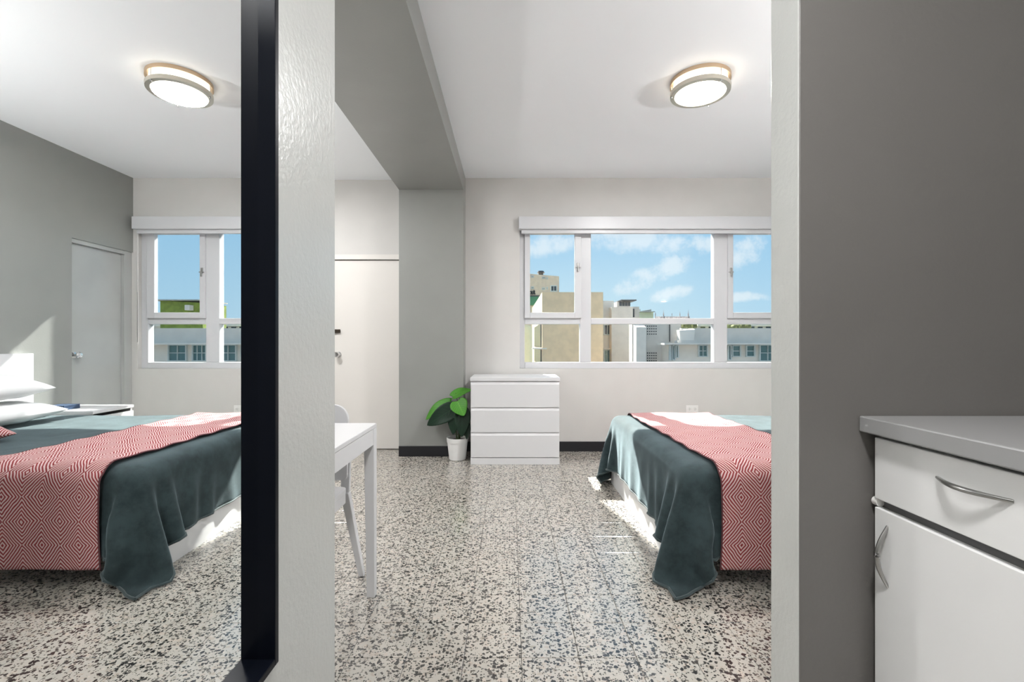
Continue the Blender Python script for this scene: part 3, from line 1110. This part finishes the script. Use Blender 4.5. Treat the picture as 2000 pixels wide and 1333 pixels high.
# ---------------------------------------------------------------- red diamond throw
def make_throw():
    off = 0.034
    prof = []
    R_ = 0.045 + off
    ztop = BZ + 0.022
    yn, yf = BY0 - off, BY1 + off
    for k in range(22):                               # near side, hem upwards
        prof.append((yn, 0.088 + (ztop - R_ - 0.088) * k / 22))
    for k in range(9):
        a = math.pi - math.pi / 2 * k / 8
        prof.append((yn + R_ + R_ * math.cos(a), ztop - R_ + R_ * math.sin(a)))
    n_ = 58
    for k in range(1, n_):
        prof.append((yn + R_ + (yf - yn - 2 * R_) * k / n_, ztop))
    for k in range(9):
        a = math.pi / 2 - math.pi / 2 * k / 8
        prof.append((yf - R_ + R_ * math.cos(a), ztop - R_ + R_ * math.sin(a)))
    for k in range(1, 16):
        prof.append((yf, ztop - R_ - 0.26 * k / 15))
    arc = [0]
    for a, b_ in zip(prof, prof[1:]):
        arc.append(arc[-1] + math.hypot(b_[0] - a[0], b_[1] - a[1]))
    nxs = 30
    bm = bmesh.new()
    uvl = bm.loops.layers.uv.new('UVMap')
    grid, uvs = [], []
    for k, (y, z) in enumerate(prof):
        row, ru = [], []
        for i in range(nxs + 1):
            u = i / nxs
            s_ = arc[k]
            x = THX0 + (THX1 - THX0) * u + 0.010 * math.sin(2.4 * s_ + 1.0) + 0.006 * math.sin(7 * s_)
            zz, yy_ = z, y
            flat = min(1.0, max(0.0, (z - (ztop - 0.04)) / 0.04))
            if flat > 0:
                rum = 0.0045 * max(0, math.sin(11 * u * 0.6 + 6.5 * y)) + 0.004 * max(0, math.sin(23 * y + 5 * u + 2.0)) * (0.4 + 0.6 * math.sin(3 * u + y)) \
                    + 0.003 * math.sin(31 * y - 9 * u)
                zz += flat * (0.004 + rum)
            else:
                yy_ -= (1 if y < 2.8 else -1) * 0.003 * (1 + math.sin(9 * u + 3 * z))
            row.append(bm.verts.new((x, yy_, zz)))
            ru.append((u * (THX1 - THX0) / 0.170, s_ / 0.215))
        grid.append(row)
        uvs.append(ru)
    for k in range(len(prof) - 1):
        for i in range(nxs):
            f = bm.faces.new((grid[k][i], grid[k][i + 1], grid[k + 1][i + 1], grid[k + 1][i]))
            for lp, (a, b_) in zip(f.loops, ((k, i), (k, i + 1), (k + 1, i + 1), (k + 1, i))):
                lp[uvl].uv = uvs[a][b_]
    edges = []
    for col_ in (0, nxs):
        edges.append([tuple(grid[k][col_].co) for k in range(len(prof))])
    bmesh.ops.recalc_face_normals(bm, faces=bm.faces)
    o = finish('throw_blanket', bm, 'throw', None, smooth=True)
    solidify(o, 0.005, 0.0)
    tag(o, 'red and pink diamond patterned throw across the foot of the bed', 'throw')
    for e in edges:
        tube('edge_binding', e, 0.0038, 'throw_edge', o, 6)
    return o


make_throw()


# ---------------------------------------------------------------- pillows and cushion
def pillow(name, cx, cy, cz, lx, ly, th, rz, tilt, material, label, cat, seed, uvs=None, group=None, sag=0.0):
    bm = bmesh.new()
    uvl = bm.loops.layers.uv.new('UVMap')
    n_ = 26
    rot = Matrix.Rotation(rz, 3, 'Z') @ Matrix.Rotation(tilt, 3, 'Y')
    top, bot = {}, {}
    for i in range(n_ + 1):
        for j in range(n_ + 1):
            u, v = -1 + 2 * i / n_, -1 + 2 * j / n_
            pin = 1 - 0.07 * (u * u * (1 - v * v) + v * v * (1 - u * u))
            e = max(0.0, (1 - abs(u) ** 2.6)) ** 0.55 * max(0.0, (1 - abs(v) ** 2.6)) ** 0.55
            wr = 0.10 * math.sin(7 * u + 3 * v + seed) * (1 - e) + 0.05 * math.sin(13 * v - 5 * u + seed * 2) + 0.05 * math.sin(9 * (u + v) + seed)
            hgt = th / 2 * e * (1 + wr)
            co = Vector((u * lx / 2 * (1 - 0.06 * v * v * abs(u)) * pin, v * ly / 2 * pin, 0))
            a = Vector((co.x, co.y, hgt - sag * (u * u)))
            b_ = Vector((co.x, co.y, -hgt * 0.8 - sag * (u * u)))
            top[i, j] = bm.verts.new(Vector((cx, cy, cz)) + rot @ a)
            bot[i, j] = top[i, j] if e <= 1e-6 else bm.verts.new(Vector((cx, cy, cz)) + rot @ b_)
    for i in range(n_):
        for j in range(n_):
            for g_, order in ((top, ((i, j), (i + 1, j), (i + 1, j + 1), (i, j + 1))), (bot, ((i, j), (i, j + 1), (i + 1, j + 1), (i + 1, j)))):
                vs = [g_[k] for k in order]
                if len(set(vs)) == 4:
                    try:
                        f = bm.faces.new(vs)
                    except ValueError:
                        continue
                    for lp, k in zip(f.loops, order):
                        lp[uvl].uv = (k[0] / n_ * 2.6, k[1] / n_ * 2.2)
    bmesh.ops.recalc_face_normals(bm, faces=bm.faces)
    o = finish(name, bm, material, None, smooth=True)
    sm = o.modifiers.new('smooth', 'SUBSURF')
    sm.levels = sm.render_levels = 1
    tag(o, label, cat, group)
    return o


pillow('pillow', 2.58, 3.02, BZ + 0.088, 0.52, 0.72, 0.17, 0.03, 0.0, 'pillow', 'white bed pillow lying flat on the teal blanket, under another pillow', 'pillow', 0.4)
pillow('pillow', 2.60, 2.98, BZ + 0.270, 0.50, 0.70, 0.19, -0.06, -0.10, 'pillow', 'wrinkled white bed pillow on top of the other pillow', 'pillow', 2.1)
pillow('cushion', 2.16, 2.50, BZ + 0.075, 0.40, 0.40, 0.13, 0.3, -0.12, 'throw', 'red patterned cushion on the bed at the left edge of the mirror', 'cushion', 1.3)

# ================================================================ potted plant
PX, PYc = -0.492, 4.325
pl = root('potted_plant', (PX, PYc, 0), 'leafy green plant in a white pot between pillar and dresser', 'plant')
lathe('pot', [(0.0, 0.004), (0.070, 0.0), (0.078, 0.006), (0.095, 0.165), (0.099, 0.165), (0.103, 0.205), (0.098, 0.207), (0.092, 0.203), (0.086, 0.17), (0.0, 0.168)],
      (PX, PYc, 0), 'pot', pl, 40)
lathe('soil', [(0.086, 0.0), (0.088, 0.012), (0.05, 0.018), (0.0, 0.020)], (PX, PYc, 0.168), 'soil', pl, 24)


def leaf(base, tip, width, normal, droop, material, cup=0.15, parent=None, thick=0.0018):
    """heart-shaped leaf from base to tip"""
    base, tip = Vector(base), Vector(tip)
    d = tip - base
    L = d.length
    d.normalize()
    side = d.cross(Vector(normal)).normalized()
    nrm = side.cross(d).normalized()
    bm = bmesh.new()
    uvl = bm.loops.layers.uv.new('UVMap')
    nt, nw = 18, 10
    g_, uv_ = [], []
    for i in range(nt + 1):
        t_ = i / nt
        wv_ = width * (math.sin(math.pi * min(1, (t_ * 0.96 + 0.04)) ** 0.62)) ** 0.72
        if t_ > 0.93:
            wv_ = min(wv_, width * 0.42 * (1 - t_) / 0.07 + 0.001)
        row, ru = [], []
        for j in range(nw + 1):
            s_ = -1 + 2 * j / nw
            lobe = -0.10 * L * abs(s_) * (1 - t_) ** 3
            p = base + d * (t_ * L + lobe) + side * (s_ * wv_ / 2) + nrm * (cup * wv_ / 2 * s_ * s_ - droop * L * (t_ - 0.35) ** 2 + 0.012 * L * math.sin(9 * t_ + 3) * abs(s_))
            row.append(bm.verts.new(p))
            ru.append((s_, t_))
        g_.append(row)
        uv_.append(ru)
    for i in range(nt):
        for j in range(nw):
            f = bm.faces.new((g_[i][j], g_[i][j + 1], g_[i + 1][j + 1], g_[i + 1][j]))
            for lp, (a, b_) in zip(f.loops, ((i, j), (i, j + 1), (i + 1, j + 1), (i + 1, j))):
                lp[uvl].uv = uv_[a][b_]
    o = finish('leaf', bm, material, parent, smooth=True)
    solidify(o, thick, 0.0)
    return o


def pp(px, py, d):
    return ((px - 996) * d / F, d, EYE - (py - 670) * d / F)


soil_z = 0.185
for base, mid_, tipb in (((PX + 0.01, PYc, soil_z), (PX + 0.012, PYc, 0.35), pp(897, 775, 4.33)),
                         ((PX, PYc, soil_z), (PX - 0.03, PYc - 0.02, 0.33), pp(888, 800, 4.30)),
                         ((PX + 0.015, PYc - 0.01, soil_z), (PX + 0.03, PYc - 0.03, 0.34), pp(900, 790, 4.26)),
                         ((PX + 0.02, PYc + 0.01, soil_z), (PX + 0.04, PYc, 0.36), pp(890, 768, 4.32)),
                         ((PX - 0.01, PYc + 0.02, soil_z), (PX - 0.02, PYc + 0.02, 0.30), pp(886, 795, 4.36))):
    tube('stem', [base, mid_, tipb], [0.005, 0.004, 0.003], 'stem', pl, 8)
for p0, p1, wd, nm, dr_, mt_ in (
        (pp(884, 774, 4.30), pp(921, 757, 4.36), 0.125, (0.1, -0.55, 1.0), 0.35, 'leaf_light'),
        (pp(893, 784, 4.24), pp(906, 812, 4.16), 0.165, (-0.1, -1.0, 0.45), 0.15, 'leaf_light'),
        (pp(879, 786, 4.35), pp(827, 815, 4.33), 0.155, (-0.35, -0.75, 0.7), 0.40, 'leaf_light'),
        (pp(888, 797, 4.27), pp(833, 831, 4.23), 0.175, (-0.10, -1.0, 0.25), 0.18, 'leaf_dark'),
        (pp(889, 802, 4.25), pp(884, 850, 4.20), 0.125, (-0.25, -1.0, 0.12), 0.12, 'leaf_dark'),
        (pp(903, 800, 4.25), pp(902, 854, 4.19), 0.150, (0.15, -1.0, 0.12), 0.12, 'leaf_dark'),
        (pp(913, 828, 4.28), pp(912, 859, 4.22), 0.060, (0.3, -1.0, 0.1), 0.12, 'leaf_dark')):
    leaf(p0, p1, wd, nm, dr_, mt_, parent=pl)

# ================================================================ outside: street and neighbouring buildings
def ex(px, Y):
    return (px - 996) * Y / F


def ez(py, Y):
    return EYE - (py - 670) * Y / F


def mx_(px, Y):
    """x of something seen in the mirror at pixel px"""
    return (996 - px) * Y / F - 0.883


GZ = -14.0
gr = box('ground', (-60, 80, 8, 140, GZ - 0.5, GZ), 'asphalt')
tag(gr, 'pale street ground far below the window', 'ground', kind=S)


def ext_window(parent, x0, x1, yf, z0, z1, glass, bars=(1, 1), rim=0.06):
    w_ = boxes('window', [(x0, x1, yf - 0.10, yf + 0.02, z0, z0 + rim), (x0, x1, yf - 0.10, yf + 0.02, z1 - rim, z1),
                          (x0, x0 + rim, yf - 0.10, yf + 0.02, z0 + rim, z1 - rim), (x1 - rim, x1, yf - 0.10, yf + 0.02, z0 + rim, z1 - rim)]
               + [(x0 + (x1 - x0) * (k + 1) / (bars[0] + 1) - rim / 3, x0 + (x1 - x0) * (k + 1) / (bars[0] + 1) + rim / 3, yf - 0.08, yf + 0.02, z0 + rim, z1 - rim) for k in range(bars[0])]
               + [(x0 + rim, x1 - rim, yf - 0.08, yf + 0.02, z0 + (z1 - z0) * (k + 1) / (bars[1] + 1) - rim / 3, z0 + (z1 - z0) * (k + 1) / (bars[1] + 1) + rim / 3) for k in range(bars[1])],
               'ext_frame', parent)
    box('pane', (x0 + 0.01, x1 - 0.01, yf - 0.04, yf - 0.01, z0 + 0.01, z1 - 0.01), glass, w_)
    return w_


# yellow block
Y = 20.0
yb = root('apartment_block', (2.7, 24, GZ), 'pale yellow windowless block filling the lower left of the window view', 'building')
X0_, X1_ = ex(1059, Y), ex(1178, Y)
box('wall', (X0_, X1_, Y, Y + 9, GZ, ez(571, Y)), 'yellow', yb)
box('ledge', (X0_ - 0.42, X0_ + 0.2, Y - 0.02, Y + 0.7, ez(682.5, Y), ez(680, Y)), 'white_stucco', yb)
for (a, b_) in ((632, 679), (684, 715)):
    box('window', (X0_ - 0.05, X0_ + 0.02, Y + 0.4, Y + 5.5, ez(b_, Y), ez(a, Y)), 'darkglass', yb)

# rounded pale green block
Y = 31.0
gb = root('apartment_block', (0.6, 34, GZ), 'pale green rounded block at the left edge of the window', 'building')
lathe('wall', [(2.4, 0), (2.4, ez(640, Y) - GZ - 0.15), (2.3, ez(634, Y) - GZ), (0.0, ez(634, Y) - GZ)], (ex(1041.5, Y) - 2.35, 33.5, GZ), 'palegreen', gb, 40)

# tall beige block with signs
Y = 46.0
bb_ = root('apartment_block', (2.6, 50, GZ), 'tall beige block rising behind the yellow one', 'building')
x1 = ex(1092, Y)
hexa('wall', [(-1, Y, GZ), (x1, Y, GZ), (x1, Y + 9, GZ), (-1, Y + 9, GZ)],
     [(-1, Y, ez(530, Y)), (x1, Y, ez(540, Y)), (x1, Y + 9, ez(540, Y)), (-1, Y + 9, ez(530, Y))], 'beige', bb_)
ext_window(bb_, ex(1075, Y), ex(1088, Y), Y, ez(570, Y), ez(558, Y), 'darkglass', (1, 0), 0.08)
for (a, b_, c, d_) in ((1058, 1065, 541, 545), (1058, 1065, 562, 567), (1037, 1043, 539, 543), (1037, 1043, 560, 565), (1067, 1070, 542, 546), (1067, 1070, 561, 566)):
    ext_window(bb_, ex(a, Y), ex(b_, Y), Y, ez(d_, Y), ez(c, Y), 'roofing', (0, 0), 0.05)
hexa('awning', [(ex(1030, Y), Y - 0.9, ez(597, Y)), (ex(1054, Y), Y - 0.9, ez(597, Y)), (ex(1054, Y), Y, ez(597, Y)), (ex(1030, Y), Y, ez(597, Y))],
     [(ex(1030, Y), Y - 0.2, ez(580, Y)), (ex(1054, Y), Y - 0.2, ez(580, Y)), (ex(1054, Y), Y, ez(580, Y)), (ex(1030, Y), Y, ez(580, Y))], 'awning', bb_)
box('sign_band', (ex(1030, Y), ex(1055, Y), Y - 0.15, Y, ez(580, Y), ez(577.5, Y)), 'dark_metal', bb_)


def stroke(parent, p, q, Y, w_=0.06):
    a, b_ = Vector((ex(p[0], Y), 0, ez(p[1], Y))), Vector((ex(q[0], Y), 0, ez(q[1], Y)))
    d = (b_ - a).normalized()
    nn = Vector((-d.z, 0, d.x)) * w_
    return [tuple(v + Vector((0, Y - 0.12, 0))) for v in (a - nn, b_ - nn, b_ + nn, a + nn)], [tuple(v + Vector((0, Y - 0.01, 0))) for v in (a - nn, b_ - nn, b_ + nn, a + nn)]


for strokes in ((((1036, 569), (1040.5, 575.5)), ((1040, 569.5), (1036.2, 575.5))), (((1041.5, 568.8), (1044.5, 568.8)), ((1044.3, 569), (1041.3, 575)), ((1041.5, 569.5), (1045, 575.5)))):
    bm = bmesh.new()
    for p, q in strokes:
        f_, k_ = stroke(bb_, p, q, Y)
        a = [bm.verts.new(v) for v in f_]
        b_ = [bm.verts.new(v) for v in k_]
        bm.faces.new(a)
        bm.faces.new(b_[::-1])
        for i in range(4):
            bm.faces.new((a[i], b_[i], b_[(i + 1) % 4], a[(i + 1) % 4]))
    bmesh.ops.recalc_face_normals(bm, faces=bm.faces)
    finish('sign_letter', bm, 'dark_metal', bb_)
lathe('roof_vent', [(0.25, 0), (0.25, 0.35), (0.42, 0.42), (0.3, 0.62), (0.0, 0.66)], (ex(1059, Y), Y + 2, ez(534, Y) - 0.1), 'dark_metal', bb_, 12)

# grey stepped block with windows next to the yellow one
Y = 24.0
sg = root('apartment_block', (5.4, 27, GZ), 'light grey stepped block with stacked windows right of the yellow one', 'building')
box('wall', (ex(1170, Y), ex(1199, Y), Y, Y + 6, GZ, ez(588, Y)), 'white_stucco', sg)
for (a, b_) in ((634, 655), (683, 709)):
    ext_window(sg, ex(1178.5, Y), ex(1194, Y), Y, ez(b_, Y), ez(a, Y), 'tealglass' if a > 650 else 'darkglass', (1, 0), 0.05)
box('ledge', (ex(1177, Y), ex(1195, Y), Y - 0.25, Y, ez(682.5, Y), ez(680.5, Y)), 'white_stucco', sg)
box('wall', (ex(1194.5, Y - 0.6), ex(1236, Y - 0.6), Y - 0.6, Y + 6, GZ, ez(600, Y - 0.6)), 'lightgrey', sg)
ph = box('penthouse', (ex(1205, 27), ex(1231, 27), 27, 29.5, ez(606, 27), ez(589.5, 27)), 'midgrey', sg)
for k in range(4):
    a = 1209.5 + 5.6 * k
    box('window', (ex(a, 27), ex(a + 4.4, 27), 26.95, 27.02, ez(598, 27), ez(590.5, 27)), 'darkglass', ph)
box('roof_slab', (ex(1207, 27), ex(1236, 27), 26.2, 30, ez(590, 27), ez(588, 27)), 'dark_metal', ph)
box('roof_hatch', (ex(1181, 25), ex(1195, 25), 26, 27, ez(588.5, 25), ez(584.5, 25)), 'roofing', sg)

# breeze-block wall
Y = 17.8
bw = root('breeze_block_wall', (5.6, 18, GZ), 'grey wall with two square patterns of vent holes beyond the window', 'building')
boxes('wall', [(ex(1235, Y), ex(1330, Y), Y, Y + 0.5, GZ, ez(626, Y))], 'lightgrey', bw)
hexa('corner_pier', [(ex(1236, Y), Y - 0.5, GZ), (ex(1254.5, Y), Y - 0.5, GZ), (ex(1254.5, Y), Y, GZ), (ex(1236, Y), Y, GZ)],
     [(ex(1236, Y), Y - 0.5, ez(640, Y)), (ex(1254.5, Y), Y - 0.5, ez(640, Y)), (ex(1254.5, Y), Y, ez(634, Y)), (ex(1236, Y), Y, ez(634, Y))], 'white_stucco', bw)
for (py0, py1) in ((637.5, 653), (690, 705)):
    for r in range(4):
        for c_ in range(6):
            cx, cz = ex(1260.5 + c_ * 4.15, Y), ez(py0 + (py1 - py0) * r / 3, Y)
            box('vent_hole', (cx - 0.022, cx + 0.022, Y - 0.012, Y + 0.02, cz - 0.022, cz + 0.022), 'dark_metal', bw)
tube('downpipe', [(ex(1307, Y), Y - 0.06, ez(668, Y)), (ex(1307, Y), Y - 0.06, ez(628, Y))], 0.022, 'dark_metal', bw, 8)

# towers behind
Y = 34.0
tw = root('rooftop_tower', (8.6, 36, GZ), 'small grey rooftop tower with a dark doorway', 'building')
box('wall', (ex(1233, Y), ex(1248.5, Y), Y, Y + 3, GZ, ez(599.5, Y)), 'midgrey', tw)
box('doorway', (ex(1235.5, Y), ex(1239, Y), Y - 0.03, Y + 0.02, ez(620, Y), ez(603.5, Y)), 'dark_metal', tw)
st = root('stepped_house', (10.2, 40, GZ), 'pale house with a slanted roof beside the church spires', 'building')
Y = 40.0
box('wall', (ex(1246, Y), ex(1276, Y), Y, Y + 3, GZ, ez(610, Y)), 'palegreen', st)
hexa('roof', [(ex(1252, Y), Y, ez(609.5, Y)), (ex(1272.5, Y), Y, ez(609.5, Y)), (ex(1272.5, Y), Y + 3, ez(609.5, Y)), (ex(1252, Y), Y + 3, ez(609.5, Y))],
     [(ex(1252, Y), Y, ez(608, Y)), (ex(1272, Y), Y, ez(604.5, Y)), (ex(1272, Y), Y + 3, ez(604.5, Y)), (ex(1252, Y), Y + 3, ez(608, Y))], 'roofing', st)
box('cornice', (ex(1245, Y), ex(1277, Y), Y - 0.3, Y, ez(610.5, Y), ez(609, Y)), 'roofing', st)
box('chimney', (ex(1252, Y), ex(1254, Y), Y + 0.5, Y + 1, ez(609, Y), ez(603.5, Y)), 'roofing', st)

# church with pinnacles
Y = 62.0
cu_ = root('church', (22, 64, GZ), 'far church roofline with thin stone pinnacles', 'church')
box('wall', (ex(1279, Y), ex(1348, Y), Y, Y + 4, GZ, ez(621.5, Y)), 'stone', cu_)
for k in range(22):
    a = 1283 + k * 3.0
    box('merlon', (ex(a, Y), ex(a + 1.5, Y), Y, Y + 0.4, ez(621.5, Y), ez(618.5, Y)), 'stone', cu_)
for (a, top_, w_) in ((1281.5, 608, 0.9), (1297.5, 604.5, 1.1), (1314, 613.5, 0.6), (1329.5, 608, 0.9), (1346, 604, 1.2)):
    r = w_ * Y / F
    lathe('pinnacle', [(r, 0), (r * 0.9, ez(615, Y) - ez(622, Y)), (r * 1.3, ez(614.6, Y) - ez(622, Y)), (r * 0.55, ez(612, Y) - ez(622, Y)),
                       (0.0, ez(top_, Y) - ez(622, Y))], (ex(a, Y), Y + 0.3, ez(622, Y)), 'stone', cu_, 8, smooth=False)

# white low house with parapet and canopy, running past the right end of the window
Y = 17.0
wh = root('white_house', (9.5, 20, GZ), 'white flat-roofed house with teal windows under a long canopy', 'building')
xa, xb = ex(1292, Y), mx_(240, Y)
box('wall', (ex(1306, Y), xb, Y, Y + 5, GZ, ez(671, Y)), 'white_stucco', wh)
box('canopy', (ex(1288, Y), xb, Y - 0.55, Y + 0.3, ez(673.5, Y), ez(670.5, Y)), 'white_stucco', wh)
box('parapet', (ex(1336, Y), xb, Y + 0.25, Y + 0.45, ez(671, Y), ez(641, Y)), 'lightgrey', wh)
box('upstand', (ex(1322, Y), ex(1360, Y), Y - 0.1, Y + 0.25, ez(671, Y), ez(665, Y)), 'lightgrey', wh)
hexa('chimney', [(ex(1327, Y), Y - 0.05, ez(665, Y)), (ex(1354, Y), Y - 0.05, ez(665, Y)), (ex(1354, Y), Y + 0.24, ez(665, Y)), (ex(1327, Y), Y + 0.24, ez(665, Y))],
     [(ex(1326, Y), Y - 0.05, ez(646, Y)), (ex(1357, Y), Y - 0.05, ez(644, Y)), (ex(1357, Y), Y + 0.24, ez(641.5, Y)), (ex(1326, Y), Y + 0.24, ez(645, Y))], 'white_stucco', wh)
for (a, b_, c, d_, gl_, br) in ((1306, 1310, 674.5, 704, 'tealglass', (0, 0)), (1311.5, 1317.5, 674.5, 704, 'tealglass', (0, 0)), (1318.5, 1324, 674.5, 699.5, 'tealglass', (0, 0)),
                                (1362.5, 1380.5, 674, 697.5, 'tealglass', (1, 1)), (1420, 1426.5, 674.5, 704, 'tealglass', (0, 0)), (1428, 1445, 674.5, 697.5, 'tealglass', (0, 1)),
                                (1455, 1472.5, 674.5, 697.5, 'tealglass', (0, 1))):
    ext_window(wh, ex(a, Y), ex(b_, Y), Y, ez(d_, Y), ez(c, Y), gl_, br, 0.035)
for (a, b_, br) in ((367, 331, (1, 1)), (406, 378, (2, 1)), (464, 431, (1, 1))):
    ext_window(wh, mx_(a, Y), mx_(b_, Y), Y, ez(706, Y), ez(673.5, Y), 'tealglass', br, 0.035)

# green rooftop house seen in the mirror
Y = 30.0
gh = root('green_house', (20.5, 32, GZ), 'green painted rooftop house seen in the mirror window', 'building')
xg0, xg1 = mx_(396, Y), mx_(313, Y)
hexa('wall', [(xg0, Y, GZ), (xg1, Y, GZ), (xg1, Y + 2.5, GZ), (xg0, Y + 2.5, GZ)],
     [(xg0, Y, ez(592, Y)), (xg1, Y, ez(587, Y)), (xg1, Y + 2.5, ez(587, Y)), (xg0, Y + 2.5, ez(592, Y))], 'green', gh)
box('roof_slab', (xg0 - 0.1, xg1 + 0.3, Y - 0.3, Y + 2.5, ez(588, Y), ez(586, Y)), 'roofing', gh)
box('air_conditioner', (mx_(378, Y), mx_(369, Y), Y - 0.4, Y, ez(607, Y), ez(597, Y)), 'white_stucco', gh)
# planted roofs behind the white parapet
Y = 30.0
for k, (a, b_, lab) in enumerate(((1328, 1362, 'low green roof planting behind the white chimney'), (1428, 1462, 'green hedge on a roof behind the right window pane'))):
    bm = bmesh.new()
    rr = random.Random(k)
    for q in range(26):
        cx = ex(a, Y) + (ex(b_, Y) - ex(a, Y)) * rr.random()
        bmesh.ops.create_icosphere(bm, subdivisions=2, radius=0.16 + 0.08 * rr.random(),
                                   matrix=Matrix.Translation((cx, Y + rr.random() * 0.8, ez(640, Y) + rr.random() * 0.12)))
    o = finish('roof_hedge', bm, 'hedge')
    tag(o, lab, 'hedge')
lg = root('long_flat_building', (16, 42, GZ), 'long pale building with flat roof along the skyline', 'building')
Y = 42.0
box('wall', (ex(1360, Y), mx_(290, Y), Y, Y + 6, GZ, ez(637, Y)), 'lightgrey', lg)
box('cornice', (ex(1360, Y), mx_(290, Y), Y - 0.3, Y, ez(638, Y), ez(634.5, Y)), 'white_stucco', lg)
for k in range(14):
    a = 1368 + k * 16
    box('window', (ex(a, Y), ex(a + 9, Y), Y - 0.05, Y + 0.02, ez(642.5, Y), ez(638.5, Y)), 'darkglass', lg)
